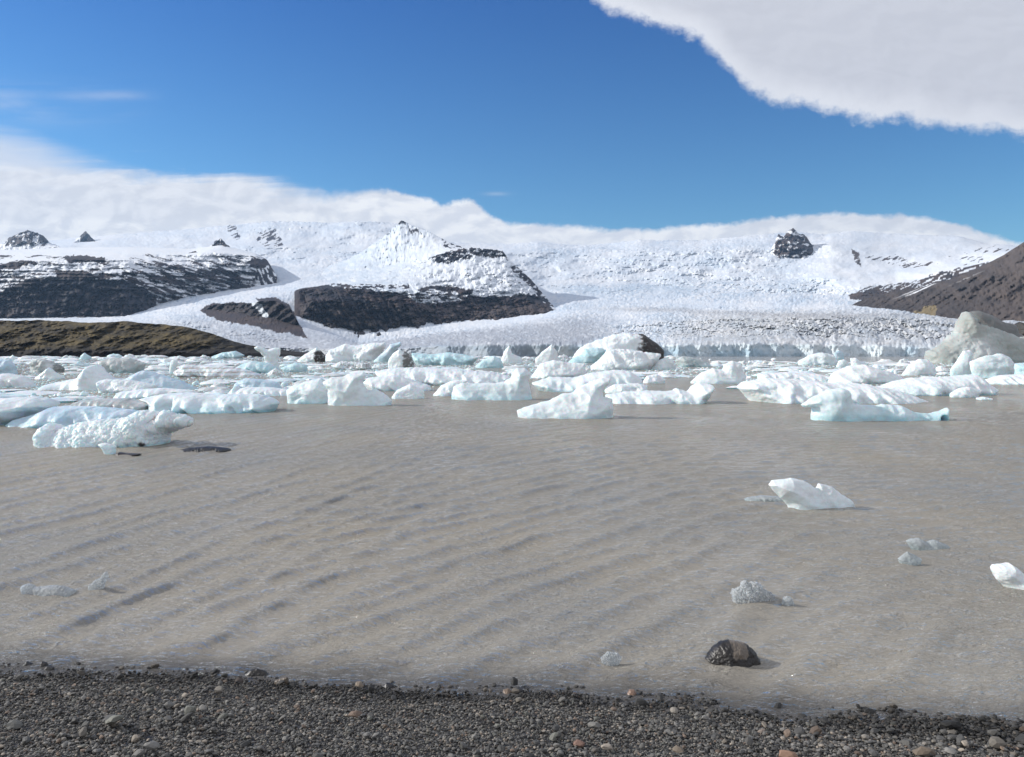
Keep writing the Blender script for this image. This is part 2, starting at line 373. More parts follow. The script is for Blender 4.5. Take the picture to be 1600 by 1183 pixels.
# --- central table mountain
Cc = [
 gA((468,545,2250),(500,544,2300),(560,543,2300),(620,538,2350),(700,525,2450),(800,509,2650),(860,493,2750),(885,489,2800)),
 gA((468,535,2450),(500,522,2450),(560,518,2500),(620,516,2550),(700,502,2700),(800,490,2850),(860,483,2850),(885,488,2850)),
 gA((468,505,2500),(478,482,2520),(488,472,2530),(560,470,2600),(640,480,2650),(700,487,2800),(780,480,3000),(850,476,3050),(885,489,3000)),
 gA((460,460,2900),(470,452,2850),(560,450,2800),(650,455,2850),(700,462,2980),(760,454,3150),(830,459,3300),(862,478,3300),(885,490,3200)),
 gA((460,452,3900),(500,447,3900),(560,439,3900),(620,429,3900),(680,418,3900),(740,410,3900),(790,411,3900),(830,440,3700),(862,477,3500),(885,491,3300)),
 gA((460,442,4400),(500,434,4450),(540,428,4500),(600,417,4500),(680,401,4200),(700,395,4150),(745,389,4150),(785,393,4150),(800,409,4000),(830,437,3800),(862,476,3550),(885,491,3400)),
 gA((460,437,5200),(500,420,5250),(540,408,5350),(570,392,5350),(600,371,5400),(618,354,5450),(628,345,5500),(640,352,5400),(665,360,5200),(695,376,4900),(715,384,4700),(745,390,4500),(785,394,4300),(800,411,4150),(830,438,3900),(862,477,3600),(885,492,3450)),
]
def dispC(X, Y, D):
    f = sst(460, 480, X) * sst(885, 868, X)
    r = ridge(X / 34, Y / 15, 8.7, 5, .6); n = fbm(X / 10, Y / 6, 5.7, 4, .6)
    gul = ridge((X - .5 * Y) / 15, Y / 55, 2.7, 4, .55) * sst(3500, 2900, D)
    hi = sst(3500, 4000, D)
    br = inpoly(*warp(X, Y, 5, 10, 1.0), [(675,406),(700,394),(735,388),(745,383),(785,390),(795,408),(770,402),(740,402),(720,409),(700,413),(680,412)])
    return 0 * X, f * (hi * sst(740, 640, X) * 2.2 * ridge(X / 9, Y / 4.5, 4.4, 4) + 1.0 * r * (1 - .8 * hi) + .9 * n * (1 - .7 * hi) + br * 2.5 * (ridge(X / 7, Y / 5, 3, 3))), f * (50 * r * (1 - .72 * hi) + 30 * n * (1 - .6 * hi) + 34 * gul + hi * sst(740, 640, X) * 22 * ridge(X / 9, Y / 4.5, 4.4, 4) + br * 30 * ridge((X + Y) / 9, Y / 9, 3.4, 3))
def colC(X, Y, D):
    wx, wy = warp(X, Y, 10, 26, 14.1)
    rk = inpoly(wx, wy, [(440,600),(440,470),(462,452),(500,448),(560,452),(600,454),(640,460),(655,450),(700,447),(740,452),(735,462),(800,462),(838,462),(868,484),(900,500),(900,600)])
    st = fbm((X - .4 * Y) / 14, Y / 3.4, 17.7, 4, .6)
    sn_in = inpoly(wx, wy, [(625,462),(650,450),(690,455),(735,462),(730,470),(690,476),(655,474),(640,466)]) & (st > .0)
    rk &= ~sn_in
    wx2, wy2 = warp(X, Y, 5, 8, 1.1)
    for P, pr in [([(675,402),(700,394),(735,386),(745,380),(785,388),(793,404),(770,402),(740,402),(720,409),(700,413),(680,412)], .66),
                  ([(796,418),(806,414),(835,440),(870,480),(852,478),(826,446)], .6), ([(620,344),(634,344),(634,351),(622,351)], .9),
                  ([(636,356),(652,360),(660,368),(642,366)], .6), ([(690,372),(712,378),(722,388),(694,388)], .5),
                  ([(720,430),(800,428),(830,445),(800,450),(730,438)], .18), ([(500,444),(640,446),(640,452),(500,450)], .55), ([(780,440),(850,452),(862,474),(800,462)], .14)]:
        rk |= inpoly(wx2, wy2, P) & ((.5 + 1.0 * fbm(X / 7, Y / 4, 9.1, 3)) < pr)
    n = fbm((X - .8 * Y) / 34, Y / 16, 4.9, 4)
    mid = inpoly(wx, wy, [(560,462),(700,478),(860,470),(850,484),(760,490),(700,510),(660,500),(640,484),(560,470)])
    RC = mixc((.020, .020, .026), (.080, .056, .050), np.clip(.22 + mid * .45 + n * 1.0, 0, 1))
    cl = inpoly(*warp(X, Y, 6, 9, 2.4), [(482,474),(560,470),(640,478),(650,490),(600,500),(540,505),(490,500)]); RC = np.where(cl[..., None], RC * .55, RC)  # shadow of the cliff face painted as darker rock
    RC = mixc(RC, (.070, .064, .044), np.clip(sst(495, 510, Y) * sst(525, 515, Y) * (.3 + n) * sst(700, 640, X), 0, 1))
    fan = sst(.15, .75, ridge((X - .45 * Y) / 11, Y / 70, 44.0, 3, .6)) * sst(468, 490, Y); RC = mixc(RC, (.105, .086, .078), fan * .6)
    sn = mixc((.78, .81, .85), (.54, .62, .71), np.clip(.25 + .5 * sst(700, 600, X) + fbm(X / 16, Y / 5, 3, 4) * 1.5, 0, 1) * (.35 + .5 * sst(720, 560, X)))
    return np.where(rk[..., None], RC, sn)
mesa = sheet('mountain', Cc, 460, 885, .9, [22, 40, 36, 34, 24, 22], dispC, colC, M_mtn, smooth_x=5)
tag(mesa, kind='structure')

# --- rock peaks sticking out of the ice
def peak(lines, x0, x1, rows, seed, thr, mat=M_mtn):
    def dp(X, Y, D):
        e = sst(x0, x0 + 8, X) * sst(x1, x1 - 8, X)
        r = ridge(X / 15, Y / 11, seed, 4, .6); n = fbm(X / 7, Y / 5, seed + 3, 3, .6)
        return 0 * X, e * (3.2 * r + 2.0 * n), e * (44 * r + 30 * n)
    def cl(X, Y, D):
        q = (.5 + .8 * fbm((X - Y) / 15, (Y + .4 * X) / 8, seed + 5, 5, .62)) < thr(X, Y)
        return np.where(q[..., None], rockcol(X, Y), np.broadcast_to(SNOW, X.shape + (3,)))
    return tag(sheet('mountain', lines, x0, x1, .8, rows, dp, cl, mat, smooth_x=2), kind='structure')
peak([gA((1190,402,6200),(1205,402,6100),(1225,408,5900),(1240,418,5800),(1262,416,5800),(1285,408,6000),(1300,402,6200)),
      gA((1190,402,6500),(1203,394,6400),(1215,378,6300),(1240,384,6200),(1262,390,6250),(1285,398,6350),(1300,402,6500)),
      gA((1190,402,6700),(1202,394,6700),(1210,382,6700),(1216,368,6700),(1224,372,6700),(1232,362,6700),(1240,356,6700),(1246,366,6700),(1256,367,6700),(1266,380,6700),(1284,396,6700),(1300,402,6700))],
     1190, 1300, [26, 26], 3.0, lambda X, Y: .60 * sst(1203, 1212, X) * sst(1284, 1270, X) * sst(418 , 404, Y - .25 * (X - 1240)) - .25 * sst(368, 356, Y) + .0)
peak([gA((-40,398,6000),(0,396,6000),(40,395,6000),(84,388,6000),(96,388,6000)),
      gA((-40,392,6300),(0,388,6300),(20,380,6300),(45,378,6300),(70,384,6300),(96,387,6400)),
      gA((-40,388,6600),(0,383,6600),(14,374,6600),(30,366,6600),(44,361,6600),(58,366,6600),(68,371,6600),(82,383,6600),(96,387,6600))],
     -40, 96, [20, 20], 7.0, lambda X, Y: .55 * sst(2, 12, X) * sst(84, 74, X) * sst(392, 384, Y))
peak([gA((318,396,5300),(345,398,5250),(362,400,5250),(376,400,5300)),
      gA((318,393,5450),(335,382,5450),(345,374,5450),(352,381,5450),(364,392,5450),(376,398,5450))],
     318, 376, [26], 11.0, lambda X, Y: .68 * sst(326, 334, X) * sst(370, 356, X))
peak([gA((116,378,7800),(130,374,7800),(150,378,7800)), gA((116,378,8000),(126,370,8000),(134,363,8000),(142,371,8000),(150,378,8000))], 116, 150, [10], 13.0, lambda X, Y: .9 * sst(122, 128, X))
peak([gA((288,412,4350),(304,413,4300),(325,412,4350)), gA((288,405,4400),(294,398,4400),(306,395,4400),(318,402,4400),(325,409,4400))], 288, 325, [16], 17.0, lambda X, Y: .75 * sst(290, 296, X))

# rock island
isl = [gA((300,496,2600),(340,508,2450),(400,520,2300),(470,534,2150),(486,536,2150)),
       gA((300,492,2680),(330,489,2650),(400,500,2340),(440,512,2260),(470,524,2190),(486,536,2150)),
       gA((300,492,2700),(312,484,2700),(330,477,2690),(360,473,2600),(390,474,2470),(410,470,2420),(430,470,2360),(452,480,2290),(464,500,2230),(475,520,2180),(486,537,2160))]
def dispI(X, Y, D):
    e = sst(300, 312, X) * sst(486, 474, X)
    return 0 * X, e * 1.2 * fbm(X / 12, Y / 7, 2, 4), e * (34 * ridge((X + Y) / 22, Y / 30, 5, 4) + 18 * fbm(X / 9, Y / 6, 3, 3))
def colI(X, Y, D):
    c = mixc((.022, .021, .026), (.062, .048, .044), np.clip(.35 + 1.3 * fbm((X - .6 * Y) / 12, Y / 16, 1, 4), 0, 1))
    wx, wy = warp(X, Y, 5, 10, 6)
    s = inpoly(wx, wy, [(398,470),(410,478),(424,500),(414,498),(400,482),(388,470)]); return np.where(s[..., None], (.62, .66, .70), c)
tag(sheet('hill', isl, 300, 486, 1.0, [16, 26], dispI, colI, M_mtn, smooth_x=3), kind='structure')

# --- brown hill on the right
Rr = [gA((1320,490,2450),(1345,492,2350),(1400,494,2050),(1500,506,1700),(1600,516,1500),(1900,530,1300)),
      gA((1320,486,2550),(1345,482,2480),(1400,478,2350),(1500,478,2050),(1600,480,1850),(1900,490,1500)),
      gA((1320,484,2650),(1345,474,2650),(1400,460,2650),(1470,448,2500),(1520,430,2400),(1600,425,2200),(1900,420,1900)),
      gA((1320,483,2700),(1340,472,2750),(1360,465,2780),(1400,455,2800),(1440,450,2750),(1500,432,2700),(1540,414,2700),(1570,398,2700),(1600,379,2700),(1640,360,2700),(1900,300,2600))]
def dispR(X, Y, D):
    e = sst(1320, 1350, X)
    r = ridge((X + .9 * Y) / 60, (Y - .5 * X) / 40, 5.7, 5, .6); n = fbm(X / 14, Y / 9, 5.7, 4, .6)
    return 0 * X, e * (1.2 * r + .8 * n), e * (60 * r + 16 * n + 20 * ridge((X + 1.6 * Y) / 15, (Y - .5 * X) / 80, 2.2, 4, .55))
def colR(X, Y, D):
    n = fbm((X + .8 * Y) / 50, (Y - .4 * X) / 18, 8.9, 5, .6)
    c = mixc((.050, .047, .050), (.120, .096, .084), np.clip(.42 + .9 * n + .35 * sst(1500, 1600, X), 0, 1))
    t = inpoly(*warp(X, Y, 14, 20, 3), [(1425,492),(1450,478),(1465,480),(1460,500),(1440,506)])
    c = np.where(t[..., None], (.24, .19, .11), c)
    s = sst(.30, .36, fbm((X + 2.2 * Y) / 40, (Y + .42 * X) / 5, 4.4, 4)) * sst(14, 4, Y - np.interp(X, [1345,1400,1440,1500,1540,1570,1600], [468,455,450,432,414,398,379])) * sst(1560, 1500, X)
    return mixc(c, SNOW, s)
tag(sheet('hill', Rr, 1320, 1860, 1.2, [22, 26, 20], dispR, colR, M_hill, smooth_x=5), kind='structure')

# --- mossy moraine on the left shore
Mo = [[(-300, Wy(760), 760), (200, Wy(760), 760), (380, Wy(820), 820), (520, Wy(950), 950), (560, Wy(950), 950)],
      gA((-300,548,775),(200,549,775),(340,551,800),(400,552,850),(470,554,940),(560,557,980)),
      gA((-300,522,850),(100,524,850),(250,528,860),(330,536,880),(380,545,900),(450,551,960),(560,558,1000)),
      gA((-300,500,960),(0,501,950),(60,500,950),(130,504,950),(200,502,960),(240,506,960),(290,511,960),(330,521,960),(360,532,960),(385,538,970),(420,545,980),(480,551,1000),(560,559,1050))]
def dispM(X, Y, D):
    e = sst(560, 440, X) * sst(556, 548, Y)
    r = fbm((X + 1.5 * Y) / 40, Y / 20, 5.1, 4, .6); n = fbm(X / 20, Y / 12, 1.1, 4, .6)
    return 0 * X, e * (3.0 * r + 1.6 * n), e * (85 * r + 40 * n)
def colM(X, Y, D):
    n = fbm(X / 40, Y / 9, 2.9, 5, .65); k = fbm(X / 14, Y / 4, 7.9, 4, .6)
    c = mixc((.018, .015, .011), (.140, .104, .040), np.clip(.46 + 1.0 * n + .7 * k - .5 * sst(538, 552, Y) - .5 * sst(300, 420, X), 0, 1))
    shore = sst(546, 553, Y)
    return mixc(c, (.030, .026, .024), shore * .85)
tag(sheet('moraine', Mo, -260, 560, 1.1, [8, 30, 34], dispM, colM, M_moraine, smooth_x=4), kind='structure')

# ------------------------------------------------------------------ lake water
def shoreD(X): return 6.75 - .118 * X - .012 * X * X * (X > 0) + .05 * np.sin(X * 1.7) + .03 * np.sin(X * 4.1 + 1)
def wave(X, Y):
    wx = X + .22 * fbm(X / 2.2, Y / 2.8, 1.0, 2); wy = Y + .22 * fbm(X / 2.2, Y / 2.8, 5.0, 2)
    # crest direction turns from left to right as the swell bends round the shore
    a = np.radians(-16 - 40 * sst(-7, 1.5, X - .18 * (Y - 10)) - 26 * sst(1, 8, X))
    out = 0
    for ang, wgt, lam, ph in [(-14, sst(1, -5, X), .64, 0), (-17, sst(2, -4, X) * .7, .93, 1.2), (-9, sst(0, -5, X) * .5, .47, 2.2), (-44, sst(-7, -2, X) * sst(7, 1, X), .60, 2.1), (-38, sst(-6, 0, X) * sst(8, 2, X) * .8, .86, .3),
                              (-33, sst(-6, -1, X) * sst(6, 1, X) * .5, .44, 1.3), (-66, sst(-1, 4, X) * .6, .58, .9), (-120, sst(0, 4, X) * .3, .7, .4), (-84, sst(1, 6, X) * .5, .82, 2.9)]:
        n = (math.cos(math.radians(ang)), math.sin(math.radians(ang)))
        p = (wx * n[0] + wy * n[1]) * 2 * math.pi / lam + ph
        s = np.sin(p); s = (np.exp(1.1 * s) - 1.27) / 1.7
        env = np.clip(.60 + .6 * fbm(wx / 3.5 + ang, wy / 3.5, 2.0, 2), .1, .95)
        out = out + wgt * s * env * lam
    fade = sst(60, 14, Y) * .75 + .25
    amp = .046 * fade * sst(0, .9, Y - shoreD(X)) + .006 * fade
    h = .84 * np.tanh(1.5 * out) * amp
    h = h + fade *   .018 * fbm(X / .35, Y / .14, 3, 3, .6) + fade * .012 * ridge((X * .9 - Y * .3) / .9, (Y * .9 + X * .3) / .22, 6, 3, .6) + .020 * fbm(X / .9, Y / .45, 8, 2)
    return h
wxp = np.concatenate([-np.geomspace(9000, 300, 24), np.arange(-290, 1890, 2.2), np.geomspace(1900, 10600, 24)])
wyp = np.concatenate([[553.35, 553.6, 554, 555], np.arange(556, 620, 1.0), np.arange(620, 1330, 1.05)])
XX, YY = np.meshgrid(wxp, wyp)
DD = H * F / (YY - HY); WX = (XX - CX) / F * DD
core = (DD < 70)
Z = np.where(core, wave(WX, np.minimum(DD, 80)), 0)
sd = DD - shoreD(WX)
silt = mixc((.262, .256, .238), (.318, .286, .230), np.clip(.5 + .9 * fbm(WX / 5, DD / 5, 3, 4), 0, 1))
edge = np.clip(sst(1.0, .0, sd + .25 * fbm(WX / .6, DD / .4, 2, 3)), 0, 1)
silt = mixc(silt, (.055, .055, .060), edge * .85)
water = mk('water', np.stack([WX, DD, Z], -1).reshape(-1, 3), grid_faces(*XX.shape)[:, ::-1], M_water, silt.reshape(-1, 3))
tag(water, kind='structure')

# ------------------------------------------------------------------ beach and gravel
def beachz(X, Y):
    s = shoreD(X) - Y
    z = .13 * s - .02 * np.clip(s, -1, 0) + .022 * fbm(X / .5, Y / .35, 4.0, 3) + .03 * fbm(X / 1.4, Y / .7, 9.0, 2)
    flat = sst(2.4, 4.2, X) * sst(-1.0, .2, s) * sst(2.0, .6, s)
    z = z * (1 - .82 * flat) + flat * (.030 * fbm(X / .45, Y / .22, 14.0, 3) + .004)
    return z
bx = np.concatenate([np.linspace(-60, -8.2, 16), np.arange(-8, 8, .05), np.linspace(8.2, 60, 16)]); by = np.concatenate([np.linspace(-40, 3.4, 12), np.arange(3.5, 9, .05)])
BX, BY = np.meshgrid(bx, by)
BZ = beachz(BX, BY); BZ = np.where(BY < 3.4, np.minimum(BZ, 1.3), BZ)
bc = mixc((.030, .029, .028), (.055, .050, .046), np.clip(.5 + fbm(BX / .3, BY / .3, 2, 3), 0, 1))
beach = mk('beach', np.stack([BX, BY, BZ], -1).reshape(-1, 3), grid_faces(*BX.shape), M_beach, bc.reshape(-1, 3))
tag(beach, kind='structure')

def ico(sub):
    import bmesh
    bm = bmesh.new(); bmesh.ops.create_icosphere(bm, subdivisions=sub, radius=1)
    v = np.array([x.co[:] for x in bm.verts]); f = np.array([[q.index for q in p.verts] for p in bm.faces]); bm.free(); return v, f
iv, ifc = ico(2)
variants = []
for k in range(24):
    v = iv.copy()
    r = 1 + .28 * vn(v[:, 0] * 1.3 + k * 3, v[:, 1] * 1.3, v[:, 2] * 1.3) + .12 * vn(v[:, 0] * 3 + k, v[:, 1] * 3, v[:, 2] * 3)
    v = v * r[:, None]
    for _ in range(5):                      # chip flat facets
        n = rng.normal(size=3); n /= np.linalg.norm(n); dd = v @ n; lim = .62 + .25 * rng.random()
        v = v - np.clip(dd - lim, 0, None)[:, None] * n
    variants.append(v)
pal = np.array([[.12,.118,.112],[.165,.160,.150],[.23,.222,.205],[.075,.074,.072],[.27,.245,.21],[.25,.185,.14],[.38,.33,.27],[.18,.18,.155]])
GV, GF, GC = [], [], []; off = 0
def scatter(NP, med, sub, zl):
    global off
    iv, ifc = ico(sub)
    px_ = rng.uniform(-6.2, 6.0, NP); s_ = rng.uniform(-.28, 2.4, NP); py_ = shoreD(px_) - s_
    patch = fbm(px_ / .7, py_ / .4, 6, 3)
    size = med * np.exp(rng.normal(0, .30, NP)) * (1 + .5 * patch + .3 * sst(0, 3, px_) * sst(1.2, .2, s_))
    if sub == 2: big = rng.random(NP) < .025; size[big] *= rng.uniform(1.5, 2.9, big.sum())
    ci = rng.choice(len(pal), NP, p=[.23,.22,.16,.15,.10,.045,.045,.05])
    for k in range(24):
        idx = np.arange(k, NP, 24); n = len(idx)
        v = variants[k] if sub == 2 else iv * (1 + .3 * rng.uniform(-1, 1, (len(iv), 1)))
        sc = np.stack([rng.uniform(.9, 1.7, n), rng.uniform(.8, 1.15, n), rng.uniform(.45, .85, n)], 1) * size[idx, None]
        a = rng.uniform(0, 2 * np.pi, n); t = rng.normal(0, .28, n); t2 = rng.normal(0, .28, n)
        p = v[None] * sc[:, None, :]
        x, y, z = p[..., 0], p[..., 1], p[..., 2]
        y, z = y * np.cos(t)[:, None] - z * np.sin(t)[:, None], y * np.sin(t)[:, None] + z * np.cos(t)[:, None]
        x, z = x * np.cos(t2)[:, None] - z * np.sin(t2)[:, None], x * np.sin(t2)[:, None] + z * np.cos(t2)[:, None]
        x, y = x * np.cos(a)[:, None] - y * np.sin(a)[:, None], x * np.sin(a)[:, None] + y * np.cos(a)[:, None]
        bz = beachz(px_[idx], py_[idx]) + rng.uniform(-.1, zl, n) * size[idx] + .004
        GV.append(np.stack([x + px_[idx, None], y + py_[idx, None], z + bz[:, None]], -1).reshape(-1, 3))
        wet = sst(.35, .05, s_[idx] + .12 * patch[idx])
        c = pal[ci[idx]] * .70 * rng.uniform(.55, 1.4, (n, 1)) * (1 - .66 * wet[:, None])
        GC.append(np.repeat(c, len(iv), 0))
        GF.append((ifc[None] + (np.arange(n) * len(iv))[:, None, None]).reshape(-1, 3) + off); off += n * len(iv)
scatter(100000, .0056, 1, .8); scatter(60000, .0081, 2, 1.8)
gv = np.concatenate(GV); gf = np.concatenate(GF); gc = np.concatenate(GC)
gravel = mk('gravel', gv.reshape(-1, 3), gf, M_peb, gc.reshape(-1, 3), smooth=False)
tag(gravel, 'dark grey and brown pebbles covering the lake shore', 'gravel', kind='stuff')

# ------------------------------------------------------------------ ice bodies
HERO = []
WHITE = np.array((.83, .87, .89)); CYAN = np.array((.50, .72, .78)); BLUE = np.array((.50, .64, .76)); GREY = np.array((.40, .41, .40)); DARK = np.array((.05, .047, .045)); SILT = np.array((.50, .47, .43))
def resample(P, step):
    out = []
    for i in range(len(P)):
        a, b = P[i], P[(i + 1) % len(P)]; L = np.linalg.norm(b - a); n = max(1, int(round(L / step)))
        for j in range(n): out.append(a + (b - a) * j / n)
    return np.array(out)
def inflate(name, pts, base, label, cat, mat=None, clear=.25, tone='white', rough=1.0, depth=None, npts=1500, dirt=None, dirtcol=DARK, smooth=True, crystal=0, group=None, round_=1, seed=None, lowf=.36):
    P = np.array(pts, float)
    HERO.append(P.copy()); seed = len(HERO) * 3.37 if seed is None else seed
    w = np.ptp(P[:, 0]); h = base - P[:, 1].min()
    D0 = H * F / (base - HY)
    T = depth if depth else min(.30 * w / F * D0, 2.0 * h / F * D0 + .1 * w / F * D0)
    Dc = D0 + T * .92
    k = D0 / Dc
    Q = np.stack([(P[:, 0] - CX) / F * Dc, H + (HY - P[:, 1]) / F * Dc], 1)
    Q[:, 0] = (Q[:, 0] - Q[:, 0].mean()) * (.5 + .5 * k) + Q[:, 0].mean() * k ** 0
    hm = h / F * Dc; drop = .55 * hm + (Dc - D0) / D0 * H * .3
    n_ = len(P); il, ir = int(P[:, 0].argmin()), int(P[:, 0].argmax())
    ch1 = [(il + i) % n_ for i in range((ir - il) % n_ + 1)]; ch2 = [(ir + i) % n_ for i in range((il - ir) % n_ + 1)]
    up_, lo_ = (ch1, ch2) if P[ch1, 1].mean() < P[ch2, 1].mean() else (ch2, ch1)
    out_ = [Q[i] for i in up_]
    def tip(i, inner):
        if base - P[i, 1] < (lowf - .02) * h + 1: out_.append(np.array([Q[i, 0] + .05 * (inner - Q[i, 0]), Q[i, 1] - drop]))
    mid_ = Q[:, 0].mean(); tip(lo_[0], mid_)
    for i in lo_[1:-1]:
        q_ = Q[i].copy(); cover = inpoly(np.array([P[i, 0]]), np.array([P[i, 1] + .7]), P)[0]
        if base - P[i, 1] < lowf * h + 1 and not cover: q_[1] -= drop
        out_.append(q_)
    tip(lo_[-1], mid_)
    Q = np.array(out_)
    npts = int(npts * (1.9 if D0 < 60 else 1.4))
    area = .5 * abs(np.dot(Q[:, 0], np.roll(Q[:, 1], 1)) - np.dot(Q[:, 1], np.roll(Q[:, 0], 1)))
    st = math.sqrt(area / npts)
    B_ = resample(Q, st)
    for _ in range(round_): B_ = .25 * np.roll(B_, 1, 0) + .5 * B_ + .25 * np.roll(B_, -1, 0)
    B_ = B_ + rough * .022 * hm * np.stack([fbm(B_[:, 0] / hm * 5, B_[:, 1] / hm * 5, seed, 3), fbm(B_[:, 0] / hm * 5, B_[:, 1] / hm * 5, seed + 9, 3)], 1)
    mn, mx = B_.min(0), B_.max(0)
    gx, gz = np.meshgrid(np.arange(mn[0], mx[0], st), np.arange(mn[1], mx[1], st * .87))
    gx[1::2] += st / 2
    gx = gx.ravel(); gz = gz.ravel(); ins = inpoly(gx, gz, B_)
    gx, gz = gx[ins], gz[ins]
    def dist(ax, az):
        d = np.full(len(ax), 1e9)
        for i in range(len(B_)):
            a = B_[i]; b = B_[(i + 1) % len(B_)]; e = b - a; L2 = e @ e + 1e-12
            t = np.clip(((ax - a[0]) * e[0] + (az - a[1]) * e[1]) / L2, 0, 1)
            d = np.minimum(d, np.hypot(ax - a[0] - t * e[0], az - a[1] - t * e[1]))
        return d
    d = dist(gx, gz); keep = d > st * .45; gx, gz = gx[keep], gz[keep]
    nb = len(B_)
    vs = [Vector(p) for p in B_] + [Vector(p) for p in zip(gx, gz)]
    ed = [(i, (i + 1) % nb) for i in range(nb)]
    ov, oe, of, *_r = delaunay_2d_cdt(vs, ed, [], 1, 1e-7)
    ov = np.array([p[:] for p in ov]); of = np.array([f[:3] for f in of if len(f) == 3])
    if not inpoly(np.array([ov[of[0]].mean(0)[0]]), np.array([ov[of[0]].mean(0)[1]]), B_)[0]: pass
    cen = ov[of].mean(1); of = of[inpoly(cen[:, 0], cen[:, 1], B_)]
    d = dist(ov[:, 0], ov[:, 1]); bd = d < st * .02
    R = max(d.max() * .95, 1e-6)
    q = np.clip(d / R, 0, 1); t = T * (.75 * np.sqrt(1 - (1 - q) ** 2) + .25 * q)
    t = t * (1 + .40 * fbm(ov[:, 0] / hm * .9, ov[:, 1] / hm * 1.3, seed, 2) - .30 * np.abs(vn(ov[:, 0] / hm * 1.5 + ov[:, 1] / hm * .8, ov[:, 1] / hm * 1.1, seed + 3)))
    n = len(ov); back = np.arange(n); ib = np.where(~bd)[0]; back[ib] = n + np.arange(len(ib))
    V = np.concatenate([np.stack([ov[:, 0], -t, ov[:, 1]], 1), np.stack([ov[ib, 0], t[ib] * .9, ov[ib, 1]], 1)])
    a, b, c = V[of[:, 0]], V[of[:, 1]], V[of[:, 2]]
    flip = np.cross(b - a, c - a)[:, 1].mean() > 0
    ff = of[:, ::-1] if flip else of
    fb = back[ff[:, ::-1]]
    Fc = np.concatenate([ff, fb])
    # vertex normals
    nn = np.cross(V[Fc[:, 1]] - V[Fc[:, 0]], V[Fc[:, 2]] - V[Fc[:, 0]]); vnm = np.zeros_like(V)
    for i in range(3): np.add.at(vnm, Fc[:, i], nn)
    vnm /= np.linalg.norm(vnm, axis=1, keepdims=True) + 1e-12
    s = 1 / hm
    e = fbm(V[:, 0] * s * 2, V[:, 1] * s * 2, V[:, 2] * s * 3 + seed, 3) * .02 + ridge(V[:, 0] * s * 4.5, V[:, 1] * s * 4.5, V[:, 2] * s * 5.5 + seed, 4, .62) * (.008 + .014 * rough * (rough > 1.05))
    e = e + (.004 + .010 * rough * (rough > 1.3)) * ridge(V[:, 0] * s * 11, V[:, 1] * s * 11, V[:, 2] * s * 13 + seed, 4, .7) - .022 * np.abs(vn(V[:, 0] * s * 3 + 9, V[:, 1] * s * 3, V[:, 2] * s * 4 + seed)) * 2
    e = e + crystal * .05 * ridge(V[:, 0] * s * 9, V[:, 1] * s * 9, V[:, 2] * s * 9 + seed, 3, .7)
    V = V + vnm * (e * min(hm, 1.4 * T + .2 * hm))[:, None]
    # colour
    zz = V[:, 2] / (hm * (h and 1)); pn = fbm(V[:, 0] * s * 1.2, V[:, 1] * s, V[:, 2] * s * 2 + seed, 4); pf = fbm(V[:, 0] * s * 6, V[:, 1] * s * 6, V[:, 2] * s * 9 + seed, 3)
    tn = {'white': WHITE, 'blue': BLUE, 'cyan': CYAN, 'grey': GREY, 'rubble': np.array((.36, .375, .355))}[tone]
    C = mixc(WHITE, tn, np.clip(.85 + pn, 0, 1)) if tone != 'white' else np.broadcast_to(WHITE, V.shape).copy()
    wl = np.exp(-np.clip(zz - .02, 0, 9) / .22)
    C = mixc(C, CYAN, np.clip(clear * (.22 + 1.1 * wl + .7 * pn), 0, 1))
    C = mixc(C, SILT, np.clip(.05 + .35 * (pf + pn), 0, .38))
    if dirt is not None:
        xr = (V[:, 0] - mn[0]) / (mx[0] - mn[0]); zr = V[:, 2] / hm
        dm = dirt(xr, zr) + .55 * pf + .25 * pn
        C = mixc(C, dirtcol, sst(.35, .65, dm))
    cen = np.array([(mn[0] + mx[0]) / 2, 0, 0]); V = V - cen
    if mat is None: mat = M_icefar if D0 > 110 else M_ice
    o = mk(name, V, Fc, mat, C, smooth=smooth); o.location = (cen[0], Dc, -.10 * hm if mat is M_iceclear else 0)
    return tag(o, label, cat, group)
def c1(*p): return [(x / 3.902, 520 + y / 3.902) for x, y in p]
def c2(*p): return [(390 + x / 3.902, 520 + y / 3.902) for x, y in p]
def c3(*p): return [(780 + x / 3.902, 500 + y / 3.902) for x, y in p]
def c4(*p): return [(1190 + x / 3.902, 480 + y / 3.902) for x, y in p]
def b1(y): return 520 + y / 3.902
def b3(y): return 500 + y / 3.902
def b4(y): return 480 + y / 3.902
I = inflate
# -- front left group
I('ice_floe', c1((250,600),(290,565),(330,570),(370,600),(470,565),(590,550),(740,540),(830,500),(880,488),(950,500),(965,525),(1010,482),(1060,505),(1130,515),(1178,552),(1110,570),(1040,590),(1020,610),(980,655),(930,660),(800,665),(700,690),(590,688),(400,698),(290,698),(265,650)), b1(698), 'long jagged crystalline floe lying nearest the stony shore on the left', 'ice floe', rough=2.2, crystal=1.6, npts=4500, clear=.35, depth=1.1, dirt=lambda x, z: .55 * sst(.70, .76, x) * sst(.80, .77, x) * sst(.25, .05, z), round_=0)
I('ice_chunk', c1((598,682),(640,672),(708,690),(700,742),(662,742),(625,712)), b1(742), 'small glassy lump touching the front of the long jagged floe', 'ice chunk', crystal=1, npts=500, clear=.4)
I('ice_floe', c1((50,562),(120,520),(230,490),(330,450),(480,445),(700,455),(820,468),(880,492),(860,520),(700,550),(590,560),(480,575),(370,580),(120,582)), b1(580), 'blue shaded wedge of ice in front of the white slab at left', 'ice floe', tone='blue', clear=.55, npts=1800)  # the wedge's bluish shade is put into its tone
I('ice_floe', c1((-300,420),(-60,398),(0,400),(200,388),(290,402),(322,430),(325,455),(240,500),(100,550),(50,577),(-60,580),(-300,580)), b1(576), 'broad pale slab of ice cut by the left edge of the photo', 'ice floe', clear=.35, npts=1800, depth=2.6)
